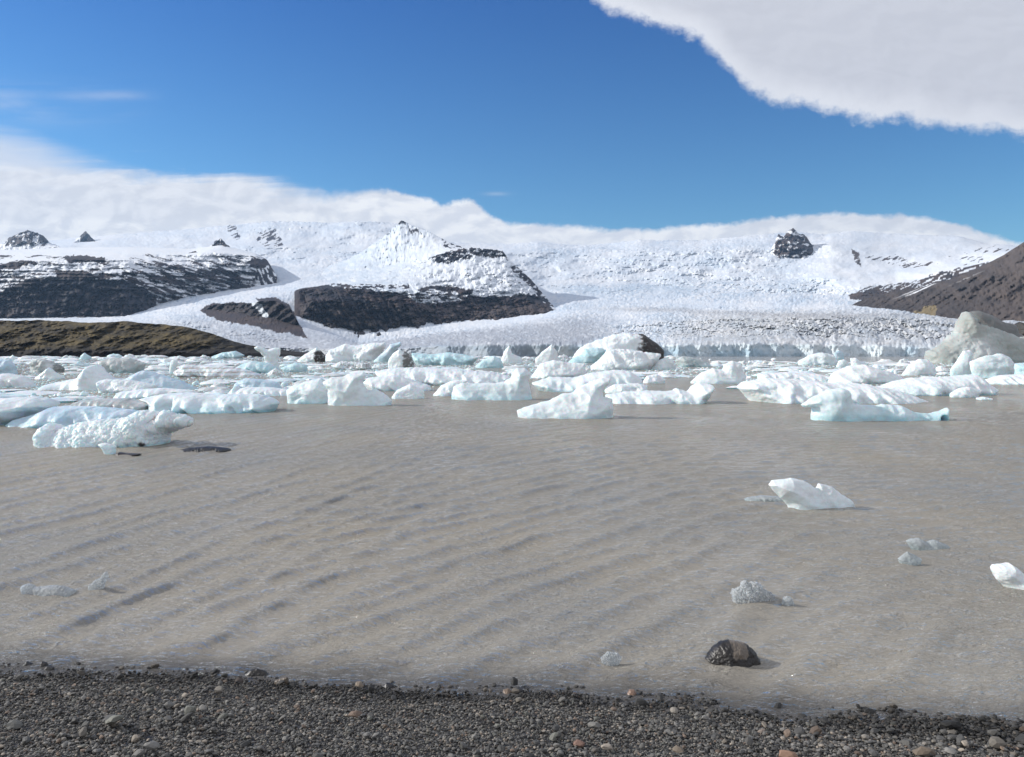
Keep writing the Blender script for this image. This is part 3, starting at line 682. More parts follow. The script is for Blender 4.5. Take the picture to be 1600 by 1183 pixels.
I('ice_floe', c1((330,450),(440,438),(480,415),(600,400),(780,398),(900,420),(970,432),(940,450),(937,492),(700,500),(400,500)), b1(495), 'grey white floe with an overhanging right lip behind the blue wedge', 'ice floe', clear=.3, tone='grey')
I('ice_floe', c1((840,402),(1000,370),(1150,360),(1300,376),(1500,370),(1600,375),(1680,400),(1712,430),(1640,456),(1450,474),(1200,494),(1040,497),(940,492),(935,440)), b1(493), 'long low translucent green floe with a dirty white top', 'ice floe', clear=.9, npts=2200)
I('ice_floe', c1((230,350),(300,308),(400,290),(490,270),(520,235),(560,198),(592,192),(640,238),(690,272),(780,280),(900,300),(900,345),(740,352),(620,350),(400,352)), b1(352), 'white floe with a curved horn left of a sloping blue ridge', 'ice floe', npts=2000, clear=.3)
I('ice_floe', c1((760,285),(800,262),(860,231),(900,231),(1000,258),(1100,290),(1208,337),(1100,345),(900,350),(780,345)), b1(350), 'pointed floe whose blue ridge slopes down to the right', 'ice floe', tone='blue', clear=.4)
I('ice_floe', c1((600,300),(650,285),(800,292),(950,320),(940,340),(870,355),(760,362),(700,370),(620,362)), b1(368), 'honeycombed white ledge below the horned floe', 'ice floe', rough=1.8, crystal=.8)
I('ice_floe', c1((708,392),(730,360),(850,345),(1000,335),(1150,348),(1230,362),(1100,372),(980,382),(880,400),(720,404)), b1(403), 'low white floe behind the translucent green one', 'ice floe')
I('iceberg', c1((598,182),(620,163),(700,150),(800,155),(895,185),(850,215),(790,247),(640,243)), b1(246), 'smooth grey block of ice leaning left below the mossy moraine', 'iceberg', tone='grey', clear=.5, rough=.5)
I('iceberg', c1((-120,190),(-40,165),(0,162),(55,165),(92,198),(106,252),(-120,254)), b1(252), 'blue grey dome cut by the left photo edge', 'iceberg', tone='blue', clear=.4)
I('iceberg', c1((180,178),(230,154),(290,163),(350,188),(392,212),(350,240),(215,242),(198,210)), b1(242), 'dirty grey berg in the pack near the left edge', 'iceberg', tone='grey', dirt=lambda x, z: .25 + .3 * sst(.5, .9, x), dirtcol=GREY * .55)
I('iceberg', c1((215,275),(255,245),(300,211),(342,240),(395,272),(300,284)), b1(284), 'small white cone of ice near the left edge', 'iceberg')
I('ice_floe', c1((-140,262),(0,250),(60,247),(150,264),(200,300),(218,328),(60,336),(-140,336)), b1(334), 'rounded snowy floe touching the left photo edge', 'ice floe')
I('ice_chunk', c1((1028,248),(1034,210),(1042,170),(1060,162),(1082,168),(1086,192),(1072,215),(1075,250)), b1(251), 'thin upright pillar of ice in the left pack', 'ice chunk')
I('iceberg', c1((483,160),(492,140),(516,121),(535,135),(558,146),(558,164),(483,164)), b1(163), 'small blue peak of ice in front of the mossy moraine', 'iceberg', tone='cyan', clear=.6)
I('ice_floe', c1((1060,240),(1150,190),(1300,200),(1450,215),(1550,240),(1605,262),(1400,274),(1150,272)), b1(272), 'layered floe with brown grey silt bands', 'ice floe', dirt=lambda x, z: .30 + .4 * np.sin(z * 22), dirtcol=SILT, rough=1.8)
I('iceberg', c1((1430,215),(1480,190),(1540,172),(1600,178),(1650,186),(1700,215),(1720,245),(1560,248),(1470,235)), b1(247), 'pale blue floe under the goblet shaped ice', 'iceberg', tone='cyan', clear=.5)
I('ice_floe', c1((1418,348),(1438,302),(1500,275),(1600,283),(1700,300),(1720,340),(1560,350)), b1(350), 'bluish rounded floe left of the twin mushroom bergs', 'ice floe', tone='blue', clear=.4)
I('ice_floe', c1((1395,365),(1440,322),(1462,340),(1500,332),(1640,330),(1760,345),(1830,375),(1700,392),(1450,385)), b1(386), 'flat white floe with a small horn on its left end', 'ice floe')
I('ice_floe', c1((1290,145),(1350,122),(1440,110),(1490,135),(1450,155),(1320,155)), b1(156), 'far blue floe beneath the end of the moraine', 'ice floe', tone='cyan', clear=.6)
# -- middle left
I('iceberg', c2((28,90),(50,79),(80,90),(115,101),(155,91),(190,94),(186,130),(172,165),(178,200),(188,228),(122,214),(102,190),(88,150),(60,117),(35,105)), b1(227), 'goblet shaped piece of ice standing above the pack', 'iceberg', npts=1500, depth=1.0, round_=1, clear=.35)
I('ice_chunk', c2((108,248),(135,228),(160,213),(196,240),(194,264),(120,266)), b1(265), 'small silty lump at the foot of the goblet shaped ice', 'ice chunk', dirt=lambda x, z: .4 + 0 * x, dirtcol=SILT)
I('iceberg', c2((290,168),(330,135),(375,110),(410,88),(438,112),(462,140),(462,162),(330,178)), b1(178), 'pointed berg with a black gritty hollow left of the tilted slab', 'iceberg', dirt=lambda x, z: .75 * sst(.5, .75, x) * sst(1.0, .6, z))
I('iceberg', c2((458,165),(468,140),(490,105),(540,85),(585,70),(650,80),(740,65),(832,61),(826,90),(795,128),(768,166),(640,174),(470,172)), b1(172), 'big tilted white slab with fine grooves', 'iceberg', npts=2500, rough=1.6, depth=9)
I('iceberg', c2((755,172),(800,130),(838,100),(855,70),(922,57),(928,75),(880,118),(840,150),(800,176)), b1(177), 'dark blue fin leaning right of the tilted slab', 'iceberg', tone='blue', clear=.7)
I('ice_floe', c2((185,215),(280,180),(350,195),(352,220),(240,240)), b1(240), 'pale blue hump right of the goblet shaped ice', 'ice floe', tone='cyan', clear=.4)
I('iceberg', c2((842,175),(868,130),(910,99),(962,120),(992,150),(1004,202),(920,216),(848,214)), b1(216), 'round berg with a grey gritty right face', 'iceberg', dirt=lambda x, z: .62 * sst(.45, .7, x) , dirtcol=GREY * .45)
I('iceberg', c2((990,160),(985,122),(1040,125),(1100,131),(1220,119),(1300,130),(1400,150),(1330,185),(1100,196),(1040,190)), b1(196), 'long turquoise berg right of the gritty round one', 'iceberg', tone='cyan', clear=.8)
I('iceberg', c2((1375,204),(1420,165),(1490,139),(1532,160),(1550,205),(1460,216)), b1(215), 'turquoise mound at the right end of the long turquoise berg', 'iceberg', tone='cyan', clear=.7)
I('iceberg', [(783,562),(788,548),(796,540),(800,552),(812,557),(818,566),(790,568)], 567, 'small white spike in front of the dark blue glacier cliff', 'iceberg')
I('ice_floe', c2((498,200),(560,174),(640,180),(722,185),(744,212),(640,226),(540,218)), b1(225), 'dirty pinkish grey mound below the tilted slab', 'ice floe', dirt=lambda x, z: .3 + .25 * x, dirtcol=GREY * .6, rough=1.8)
I('iceberg', c2((225,345),(270,318),(330,300),(440,275),(475,295),(490,420),(480,436),(272,436),(268,402),(235,382)), b1(434), 'cyan tinted berg with an undercut left side', 'iceberg', tone='white', clear=.75, npts=2200, depth=1.3)
I('iceberg', c2((443,302),(500,270),(570,264),(620,244),(700,238),(718,262),(692,298),(700,330),(730,350),(770,338),(820,368),(872,412),(862,434),(750,449),(600,446),(485,440),(482,395),(472,350)), b1(446), 'knobbly waisted berg like a mushroom at the edge of open water', 'iceberg', clear=.35, npts=2600, depth=1.1)
I('ice_floe', c2((688,305),(720,275),(880,257),(960,275),(1100,320),(1112,345),(980,350),(850,356),(760,350)), b1(356), 'white hump behind the mushroom berg', 'ice floe')
I('ice_floe', c2((868,392),(900,350),(980,314),(1002,320),(1062,345),(1062,394),(930,406)), b1(404), 'rubbly white floe right of the mushroom berg', 'ice floe', rough=1.8)
I('ice_floe', c2((756,234),(900,214),(1100,213),(1300,228),(1480,240),(1600,268),(1575,305),(1300,318),(1120,322),(960,300),(820,280)), b1(320), 'very broad snowy floe in the middle of the pack', 'ice floe', npts=2600, rough=1.6)
I('ice_floe', c2((1115,380),(1170,320),(1240,288),(1335,288),(1300,340),(1240,388)), b1(386), 'sloping white floe left of the swan necked berg', 'ice floe')
I('iceberg', [(704,618),(708,604),(720,598),(749,599),(775,598),(788,596),(797,590),(801,582),(808,575),(821,575),(831,583),(827,595),(829,608),(832,623),(805,625),(780,624),(766,626),(720,627)], 625.5, 'swan necked berg with a tall knob at its right end', 'iceberg', npts=2600, clear=.6, depth=1.3)
# -- middle right
I('iceberg', c3((104,550),(200,514),(300,490),(380,450),(450,440),(500,400),(560,370),(630,354),(684,358),(672,390),(642,430),(636,468),(692,480),(698,540),(672,578),(620,594),(540,612),(400,608),(250,594),(110,577)), b3(604), 'white fin shaped berg standing alone in open water', 'iceberg', npts=3600, clear=.3, depth=1.15)
I('ice_floe', c3((640,455),(760,435),(900,430),(1000,432),(1060,428),(1080,414),(1105,425),(1150,432),(1180,400),(1210,382),(1290,389),(1310,410),(1292,450),(1230,492),(1080,514),(900,516),(720,504),(640,494)), b3(514), 'flat floe with a raised block on its right end, beside the fin', 'ice floe', npts=2200)
I('ice_floe', c3((188,385),(300,345),(450,350),(560,320),(700,303),(800,310),(872,360),(884,398),(700,420),(500,440),(330,444),(290,400)), b3(440), 'broad floe with a cyan underside right of the swan necked berg', 'ice floe', clear=.5, npts=2000)
I('ice_floe', c3((640,425),(700,392),(850,385),(904,400),(904,434),(700,449)), b3(449), 'small flat white floe behind the fin', 'ice floe')
I('iceberg', c3((218,240),(260,195),(320,150),(352,190),(364,238),(260,268),(225,262)), b3(268), 'sharp white pyramid of ice', 'iceberg', round_=0)
I('ice_floe', c3((194,345),(250,265),(330,243),(440,260),(522,265),(534,325),(400,345),(230,358)), b3(356), 'steep white floe under the sharp pyramid', 'ice floe')
I('iceberg', c3((420,256),(450,232),(500,210),(520,178),(600,166),(654,180),(640,215),(590,262)), b3(262), 'vivid turquoise block with a hollow face', 'iceberg', tone='cyan', clear=1.4, rough=.5)
I('iceberg', c3((445,235),(470,190),(520,155),(600,125),(700,90),(800,83),(880,90),(925,120),(965,150),(1004,188),(1004,240),(700,240)), 565.6, 'large dirty berg streaked black behind the turquoise block', 'iceberg', npts=3000, depth=9, rough=1.6, dirt=lambda x, z: .80 * sst(.52, .74, x - .1 * z) + .25 * sst(.7, 1.0, z))
I('ice_floe', c3((560,285),(610,245),(640,218),(662,185),(780,183),(900,203),(985,213),(965,245),(860,296),(700,306)), b3(305), 'rubble mound of ice in front of the black streaked berg', 'ice floe', rough=2.2, crystal=.8, npts=2400)
I('iceberg', c3((918,294),(960,250),(1020,226),(1062,248),(1080,294),(1000,304)), b3(304), 'smooth white triangular hump', 'iceberg', rough=.6)
I('iceberg', c3((1068,245),(1110,221),(1160,224),(1240,245),(1290,272),(1200,286),(1110,280)), b3(285), 'grey green wedge tapering to the right', 'iceberg', tone='grey', clear=.6)
I('ice_chunk', c3((876,374),(900,340),(960,329),(1014,360),(1010,384),(960,388)), b3(387), 'small tan stained lump near the gap of open water', 'ice chunk', dirt=lambda x, z: .3 + 0 * x, dirtcol=SILT)
I('iceberg', c3((1165,376),(1230,320),(1300,293),(1360,305),(1368,270),(1420,248),(1472,265),(1492,320),(1506,345),(1484,388),(1300,392)), b3(390), 'two humped white berg just left of the broad right floe', 'iceberg', npts=2000)
# -- right
I('ice_floe', [(1151,606),(1160,597),(1190,591),(1240,593),(1300,599),(1345,600),(1400,609),(1440,624),(1452,631),(1400,633),(1330,633),(1250,630),(1190,626),(1160,615)], 631, 'broadest flat white floe on the right behind the blue saddle berg', 'ice floe', npts=3000, rough=1.5)
I('iceberg', c4((230,594),(300,550),(400,503),(480,493),(532,510),(542,560),(562,590),(690,598),(740,588),(850,600),(930,638),(1020,650),(1090,630),(1138,610),(1132,640),(1088,670),(1092,704),(950,704),(700,698),(400,690),(288,690),(303,612),(250,610)), b4(698), 'translucent blue saddle berg with a spiky right tail', 'iceberg', npts=3600, clear=1.0, depth=1.0)
I('ice_floe', c4((408,455),(430,400),(520,360),(620,348),(700,370),(800,400),(862,430),(700,464),(500,470)), b4(469), 'puffy white hump behind the broadest right floe', 'ice floe')
I('ice_floe', c4((-20,405),(150,395),(330,405),(412,420),(404,462),(200,455),(-20,450)), b4(462), 'flat white ledge left of the puffy hump', 'ice floe')
I('iceberg', c4((856,408),(900,350),(960,314),(1012,319),(1062,360),(1060,412),(960,418)), b4(417), 'smooth egg shaped white dome on the right', 'iceberg', rough=.35)
I('ice_floe', c4((690,490),(800,450),(900,430),(1100,425),(1290,408),(1342,440),(1400,492),(1300,515),(1200,530),(1000,545),(800,530)), b4(540), 'grooved white floe rising to a blue right shoulder', 'ice floe', npts=2200, clear=.35)
I('ice_chunk', c4((1148,525),(1200,495),(1250,484),(1342,505),(1292,552),(1200,552)), b4(552), 'small white block in front of the grooved floe', 'ice chunk')
I('iceberg', c4((1150,380),(1200,310),(1228,266),(1265,260),(1294,285),(1275,330),(1302,380),(1292,420),(1160,424)), b4(422), 'knob headed berg like a chess pawn', 'iceberg', clear=.6)
I('iceberg', c4((1270,330),(1350,298),(1450,281),(1502,295),(1534,340),(1536,412),(1400,430),(1350,436),(1295,410)), b4(434), 'bulky rounded berg with a cyan foot right of the pawn shape', 'iceberg', clear=.75, npts=2000)
I('ice_floe', c4((1525,345),(1600,338),(1700,345),(1800,350),(1800,412),(1540,410)), b4(411), 'cyan floe cut by the right photo edge', 'ice floe', tone='cyan', clear=.7)
I('ice_floe', c4((1350,445),(1450,415),(1600,405),(1800,405),(1800,475),(1500,476),(1380,465)), b4(474), 'low snowy floe with a dark rim at the right photo edge', 'ice floe')
I('iceberg', c4((1005,330),(1020,272),(1100,230),(1160,170),(1190,100),(1225,55),(1250,33),(1275,62),(1300,88),(1350,112),(1420,140),(1500,165),(1570,185),(1640,188),(1900,205),(1900,345),(1500,345),(1180,352),(1080,354)), 568, 'huge grey green iceberg with a leaning crest by the brown hill', 'iceberg', tone='rubble', npts=4500, depth=8, rough=2.4, clear=.12, dirt=lambda x, z: .55 * sst(.26, .34, x) * sst(.5, .42, x) * sst(.60, .85, z))
I('iceberg', c4((1225,150),(1235,60),(1262,30),(1320,22),(1375,40),(1440,75),(1480,95),(1545,100),(1560,160),(1640,190),(1640,300),(1400,300)), 566.0, 'slate blue shaded crest behind the huge grey green iceberg', 'iceberg', tone='grey', depth=8, clear=.1, dirt=lambda x, z: .85 + .0 * x, dirtcol=GREY * .42, npts=2200)  # shade of the crest painted dark grey through the dirt mask
I('iceberg', c4((1545,200),(1548,120),(1570,95),(1600,110),(1640,150),(1760,190),(1760,300),(1560,300)), 565.4, 'black gritty berg at the far right edge', 'iceberg', tone='grey', depth=8, dirt=lambda x, z: 1.0 + 0 * x, npts=1200, rough=2.5)
I('iceberg', c4((222,330),(300,290),(360,277),(430,290),(462,330),(440,352),(300,354)), b4(353), 'low blue white mound before the glacier front', 'iceberg', rough=1.8, clear=.5)
I('ice_chunk', c4((436,312),(444,275),(470,260),(498,275),(504,314)), b4(318), 'small dark blue cube of ice before the glacier front', 'ice chunk', tone='blue', clear=.8)
I('ice_chunk', c4((455,362),(470,325),(500,318),(526,330),(534,366)), b4(368), 'leaning white block below the dark blue cube', 'ice chunk')
I('ice_chunk', c4((548,350),(540,312),(572,308),(600,330),(655,335),(640,356),(560,362)), b4(362), 'low forked white chunk right of the leaning block', 'ice chunk')
I('ice_chunk', c4((1308,552),(1350,546),(1404,556),(1400,566),(1320,566)), b4(566), 'tiny flat plate of ice right of the small white block', 'ice chunk')
# -- loose pieces close to the shore
def cn(*p): return [(1100 + x / 3.2, 700 + y / 3.2) for x, y in p]
def cl(*p): return [(x / 3.943, 640 + y / 3.943) for x, y in p]
I('ice_chunk', cn((320,184),(338,162),(380,156),(430,149),(500,163),(545,190),(558,200),(572,176),(640,192),(700,236),(748,268),(760,304),(640,318),(560,320),(460,314),(415,284),(375,246),(340,208)), 700 + 312/3.2, 'shell shaped white chunk with a notch floating alone', 'ice chunk', mat=M_icenear, npts=3000, clear=.3, round_=1, depth=.30, lowf=.12, rough=.5)
I('ice_chunk', cn((195,258),(215,243),(290,233),(400,240),(420,262),(300,268),(210,268)), 700 + 268/3.2, 'pale awash sliver left of the shell shaped chunk', 'ice chunk', mat=M_iceclear, npts=700, clear=.6, depth=.22)
I('ice_chunk', cn((1008,457),(1035,445),(1072,441),(1110,462),(1150,450),(1222,480),(1240,505),(1100,520),(1060,492)), 700 + 515/3.2, 'thin clear ice plate awash on the right', 'ice chunk', mat=M_iceclear, npts=1300, clear=.5, depth=.16)
I('ice_chunk', cn((968,546),(1015,509),(1050,525),(1090,546),(1072,578),(1005,588)), 700 + 588/3.2, 'small clear ice shard just below the thin plate', 'ice chunk', mat=M_iceclear, npts=900, clear=.5, depth=.10)
I('ice_chunk', cn((1436,602),(1445,585),(1470,582),(1520,574),(1560,598),(1610,640),(1700,690),(1760,720),(1760,750),(1580,730),(1500,690),(1458,655)), 700 + 728/3.2, 'solid white chunk cut by the right photo edge', 'ice chunk', mat=M_icenear, npts=2200, clear=.15, depth=.28, lowf=.12)
I('ice_chunk', cn((168,745),(150,708),(185,698),(200,664),(225,680),(250,668),(275,680),(290,705),(345,728),(320,762),(250,786),(180,778)), 700 + 784/3.2, 'sparkling clump of clear ice crystals above the black rock', 'ice chunk', mat=M_iceclear, npts=3600, clear=.0, crystal=3, rough=3, depth=.13, smooth=False, round_=0)
I('ice_chunk', cn((388,786),(398,748),(415,738),(432,742),(458,790)), 700 + 790/3.2, 'tiny clear ice lump right of the sparkling clump', 'ice chunk', mat=M_iceclear, npts=700, clear=.1, crystal=3, depth=.05, smooth=False)
I('ice_chunk', cl((138,1078),(160,1070),(182,1070),(210,1090),(300,1080),(380,1080),(460,1110),(468,1145),(400,1160),(250,1156),(180,1124)), 640 + 1158/3.943, 'long clear ice piece with a beak near the left edge', 'ice chunk', mat=M_iceclear, npts=1800, clear=.2, crystal=1.5, depth=.18)
I('ice_chunk', cl((548,1075),(580,1044),(618,1030),(640,1002),(648,990),(660,990),(667,1012),(645,1050),(625,1082),(615,1120),(570,1108)), 640 + 1118/3.943, 'small upright clear ice figure with a thin raised tip', 'ice chunk', mat=M_iceclear, npts=1300, clear=.1, crystal=2, depth=.07, smooth=False)
I('ice_chunk', [(940,1026),(950,1017),(965,1020),(970,1027),(960,1035),(944,1039)], 1039, 'single white ice nugget nearest the beach', 'ice chunk', mat=M_iceclear, npts=1200, clear=.05, crystal=3, depth=.05, smooth=False)

# ------------------------------------------------------------------ pack of countless lesser floes: every one its own object
NR, NT = 15, 44
def floe_mesh(k, style):
    r = np.linspace(0, 1, NR); th = np.linspace(0, 2 * np.pi, NT, endpoint=False)
    Rr_, Th = np.meshgrid(r, th, indexing='ij')
    rad = 1 + .30 * fbm(np.cos(Th) * 1.1 + k * 7, np.sin(Th) * 1.1, k, 2) + .10 * fbm(np.cos(Th) * 4 + k, np.sin(Th) * 4, k, 2)
    x = Rr_ * rad * np.cos(Th); y = Rr_ * rad * np.sin(Th)
    n1 = fbm(x * 1.2 + k * 3, y * 1.2, k + .5, 3); n2 = ridge(x * 3 + k, y * 3, k + .2, 3)
    ht = {0: .35, 1: .65, 2: .9}[style]
    peak_ = ht * np.clip(.5 + 1.6 * n1, .05, 1.2) * (1 - Rr_ ** 2.2) + (1 - ht) * .55 * (1 - Rr_ ** 6)
    z = .16 + peak_ * .84 + .09 * n2 * (1 - Rr_ ** 4)
    xs_, ys_, zs_ = [x], [y], [z]
    for rr, zz in [(1.03, .05), (.97, .0), (.93, -.05), (.9, -.3)]:
        xs_.append((rr * rad[-1] * np.cos(th))[None]); ys_.append((rr * rad[-1] * np.sin(th))[None]); zs_.append(np.full((1, NT), zz) + .02 * n2[-1:])
    X = np.concatenate(xs_); Y = np.concatenate(ys_); Z_ = np.concatenate(zs_); nr = X.shape[0]
    i = np.arange(nr - 1)[:, None] * NT; j = np.arange(NT)[None]; jn = (j + 1) % NT
    Fq = np.stack([(i + j).ravel(), (i + NT + j).ravel(), (i + NT + jn).ravel(), (i + jn).ravel()], 1)
    V = np.stack([X, Y, Z_], -1).reshape(-1, 3)
    pn = fbm(V[:, 0] * 2 + k, V[:, 1] * 2, V[:, 2] * 2, 4); pf = fbm(V[:, 0] * 6 + k, V[:, 1] * 6, V[:, 2] * 6, 3)
    t = [WHITE, WHITE, WHITE * .96, CYAN * .5 + WHITE * .5, BLUE * .4 + WHITE * .6, GREY * .5 + WHITE * .5, WHITE][k % 7]
    C = np.broadcast_to(t, V.shape).copy(); C = mixc(C, CYAN, np.clip(np.exp(-np.clip(V[:, 2], 0, 9) / .16) * (.5 + pn) * (.55 if k % 3 == 0 else .3), 0, 1))
    C = mixc(C, SILT, np.clip((pf + pn - .05) * (1.4 if k % 5 == 2 else .5), 0, .55))
    o = mk('ice_floe', V, Fq, M_ice, C); me = o.data; bpy.data.objects.remove(o); return me
near_m = [floe_mesh(k, k % 3) for k in range(30)]
far_m = []
for m_ in near_m:
    c = m_.copy(); c.materials.clear(); c.materials.append(M_icefar); far_m.append(c)
edge_x = [0, 120, 300, 440, 480, 600, 700, 860, 900, 1000, 1100, 1150, 1300, 1450, 1540, 1600]
edge_y = [640, 636, 628, 618, 622, 612, 612, 606, 604, 600, 596, 608, 612, 606, 596, 594]
zones = [('loose white floes heaped in the pack under the mossy moraine', 'floes filling the pack below the moraine', -120, 400),
         ('small white floes crowded between the goblet berg and the swan necked berg', 'floes filling the pack in the middle', 400, 830),
         ('scattered white floes between the swan necked berg and the two humped berg', 'floes right of the middle', 830, 1150),
         ('small floes spread around the right bergs below the glacier front', 'floes filling the right pack', 1150, 1720)]
placed = []; tries = 0; cnt = 0
ybins = []
while cnt < 285 and tries < 16000:
    tries += 1
    x = random.uniform(-110, 1710); e = float(np.interp(x, edge_x, edge_y))
    u = random.random() ** 1.25; yb = 558.2 + (e - 558.2) * u
    if 1060 < x < 1480 and yb < 566: continue
    far = (yb - 556) / 70
    w = random.uniform(28, 82) * (.65 + .75 * far); hp = random.uniform(3.2, 7) * (.75 + .6 * far)
    if random.random() < .25: hp *= 1.5; w *= .7
    bad = False
    for P in HERO:
        bb = P.max(0)[1]
        if P[:, 0].min() - .35 * w < x < P[:, 0].max() + .35 * w and P[:, 1].min() + 1 < yb < bb + hp + 1:
            if yb > bb - 3 or (yb > P[:, 1].min() + .45 * (bb - P[:, 1].min())): bad = True; break
    if bad: continue
    if any(abs(x - a) < .33 * (w + c) and abs(yb - b_) < 1.6 + 2.4 * far for a, b_, c in placed): continue
    placed.append((x, yb, w)); cnt += 1
    D = H * F / (yb - HY); W = w / F * D; Hm = hp / F * D
    dep = min(W * random.uniform(.55, .9), 1.2 * W)
    k = random.randrange(30); me = (far_m if D > 110 else near_m)[k]
    o = bpy.data.objects.new('ice_floe', me); COL.objects.link(o)
    o.location = ((x - CX) / F * (D + dep / 2), D + dep / 2, 0); o.rotation_euler = (random.uniform(-.04, .04), random.uniform(-.05, .05), random.choice([0, math.pi]) + random.uniform(-.5, .5))
    o.scale = (W / 2, dep / 2, Hm)
    for lb, gr, a0, a1 in zones:
        if a0 <= x < a1 or (a0 == -120 and x < a0) : tag(o, lb, 'ice floe', gr); break
chunk_near, chunk_far = [], []
cv, cf = ico(3)
for k in range(14):
    v = cv * (1 + .22 * fbm(cv[:, 0] * 1.2 + k * 5, cv[:, 1] * 1.2, cv[:, 2] * 1.2 + k, 3))[:, None]
    for _ in range(9):
        n = rng.normal(size=3); n /= np.linalg.norm(n); dd = v @ n; lim = .5 + .35 * rng.random(); v = v - np.clip(dd - lim, 0, None)[:, None] * n * .92
    v = v * (1 + .05 * fbm(v[:, 0] * 5 + k, v[:, 1] * 5, v[:, 2] * 5, 3))[:, None]
    t = [WHITE, WHITE * .95, WHITE * .5 + CYAN * .5, WHITE, SILT * .5 + WHITE * .5, WHITE, WHITE * .75][k % 7]
    C = mixc(np.broadcast_to(t, v.shape), SILT, np.clip(.1 + .5 * fbm(v[:, 0] * 3, v[:, 1] * 3, v[:, 2] * 3 + k, 3), 0, .5))
    for lst, mt in ((chunk_near, M_ice), (chunk_far, M_icefar)):
        o = mk('ice_chunk', v, cf, mt, C); lst.append(o.data); bpy.data.objects.remove(o)
czones = [('small broken ice lumps wedged among the floes below the mossy moraine', 'broken lumps in the left pack', -200, 400), ('small broken ice lumps wedged among the floes behind the mushroom berg', 'broken lumps in the middle pack', 400, 860),
          ('small broken ice lumps scattered below the black streaked berg', 'broken lumps right of the middle', 860, 1130), ('small broken ice lumps strewn between the right floes', 'broken lumps in the right pack', 1130, 2000)]
for q in range(230):
    x = random.uniform(-100, 1700); e = float(np.interp(x, edge_x, edge_y)) - 6
    yb = 558.5 + (e - 558.5) * random.random() ** 1.2
    if 1060 < x < 1480 and yb < 566 and random.random() < .8: continue
    if any(P[:, 0].min() - 3 < x < P[:, 0].max() + 3 and P[:, 1].min() < yb < P[:, 1].max() + 5 and yb > P[:, 1].max() - 6 for P in HERO): continue
    D = H * F / (yb - HY); far = (yb - 556) / 70; w = random.uniform(6, 15) * (.6 + .8 * far); W = w / F * D
    o = bpy.data.objects.new('ice_chunk', (chunk_far if D > 110 else chunk_near)[random.randrange(14)]); COL.objects.link(o)
    hh_ = W * random.uniform(.28, .5)
    o.location = ((x - CX) / F * D, D, hh_ * .35); o.scale = (W / 2, W / 2 * random.uniform(.7, 1.1), hh_); o.rotation_euler = (random.uniform(-.3, .3), random.uniform(-.3, .3), random.uniform(0, 6.28))
    for lb, gr, a0, a1 in czones:
        if a0 <= x < a1: tag(o, lb, 'ice chunk', gr); break
print('floes', cnt, 'heroes', len(HERO))

nb = 20000; v1, f1 = ico(1)
bxp = rng.uniform(-160, 1760, nb); ee = np.interp(bxp, edge_x, edge_y) - 7
byp = 558.3 + (ee - 558.3) * rng.random(nb) ** 1.15
okb = (fbm(bxp / 90, byp / 9, 31, 3) + .16 * sst(900, 500, bxp) > -.12) & ~((bxp > 1060) & (bxp < 1480) & (byp < 567))
bxp, byp = bxp[okb], byp[okb]; nb = len(bxp); Db = H * F / (byp - HY); wb = rng.uniform(1.5, 6.5, nb) * (.7 + .5 * (byp - 556) / 70) / F * Db
bv = v1[None] * (1 + .25 * rng.uniform(-1, 1, (nb, len(v1), 1))) * np.stack([wb / 2, wb / 2 * rng.uniform(.7, 1.5, nb), wb * rng.uniform(.10, .26, nb)], 1)[:, None, :]
bv = bv + np.stack([(bxp - CX) / F * Db, Db, wb * .03], 1)[:, None, :]
bcol = mixc(WHITE, CYAN, rng.random(nb) * .5) * rng.uniform(.8, 1.0, (nb, 1)); bcol = mixc(bcol, SILT, rng.random(nb) ** 3 * .7)
br = mk('brash_ice', bv.reshape(-1, 3), (f1[None] + (np.arange(nb) * len(v1))[:, None, None]).reshape(-1, 3), M_ice, np.repeat(bcol, len(v1), 0))
tag(br, 'slush of tiny white ice fragments floating between the bergs', 'brash ice', kind='stuff')
# ------------------------------------------------------------------ rocks
def rock(pts, base, label, depth, mat=M_wet, col=(.016, .014, .013), patch=None, npts=1600, name='rock', zlift=0):
    o = inflate(name, pts, base, label, 'rock', mat=mat, npts=npts, depth=depth, rough=1.9, crystal=.9)
    me = o.data; n = len(me.vertices); co = np.empty(n * 3, np.float32); me.vertices.foreach_get('co', co); co = co.reshape(-1, 3)
    nz = fbm(co[:, 0] * 12, co[:, 1] * 12, co[:, 2] * 12, 4)
    C = mixc(np.array(col) * .7, np.array(col) * 1.5, np.clip(.5 + nz, 0, 1))
    if patch is not None: C = mixc(C, (.15, .125, .10), patch((co[:, 0] - co[:, 0].min()) / np.ptp(co[:, 0]), co[:, 2], nz))
    me.color_attributes['Col'].data.foreach_set('color', np.concatenate([C, np.ones((n, 1))], 1).astype(np.float32).ravel())
    o.location.z += zlift
    return o
rock(cn((3,1064),(30,1020),(60,990),(85,975),(120,968),(170,975),(205,985),(235,1005),(256,1030),(274,1062),(262,1085),(236,1104),(200,1090),(180,1066),(120,1072),(60,1082)), 700 + 1092/3.2, 'wet black boulder with a tan patch standing in the shallows', .17,
     patch=lambda x, z, n: sst(.15, .35, n * .6 + .6 * sst(.42, .5, x) * sst(.78, .70, x) * sst(.05, .09, z)), npts=3000)
rock(c1((1085,718),(1150,702),(1260,694),(1330,697),(1395,705),(1404,714),(1270,726)), b1(726), 'flat dark rock barely breaking the water right of the jagged floe', .35, col=(.03, .03, .03))
rock(c1((700,742),(730,728),(770,735),(870,738),(800,750),(720,752)), b1(752), 'dark sliver of rock by the small glassy lump', .22, col=(.035, .03, .028), npts=500)
rock([(383,1054),(392,1047),(402,1045),(414,1049),(420,1055),(400,1060)], 1058, 'submerged dark stone showing just off the gravel', .06, col=(.02, .018, .016), npts=700)
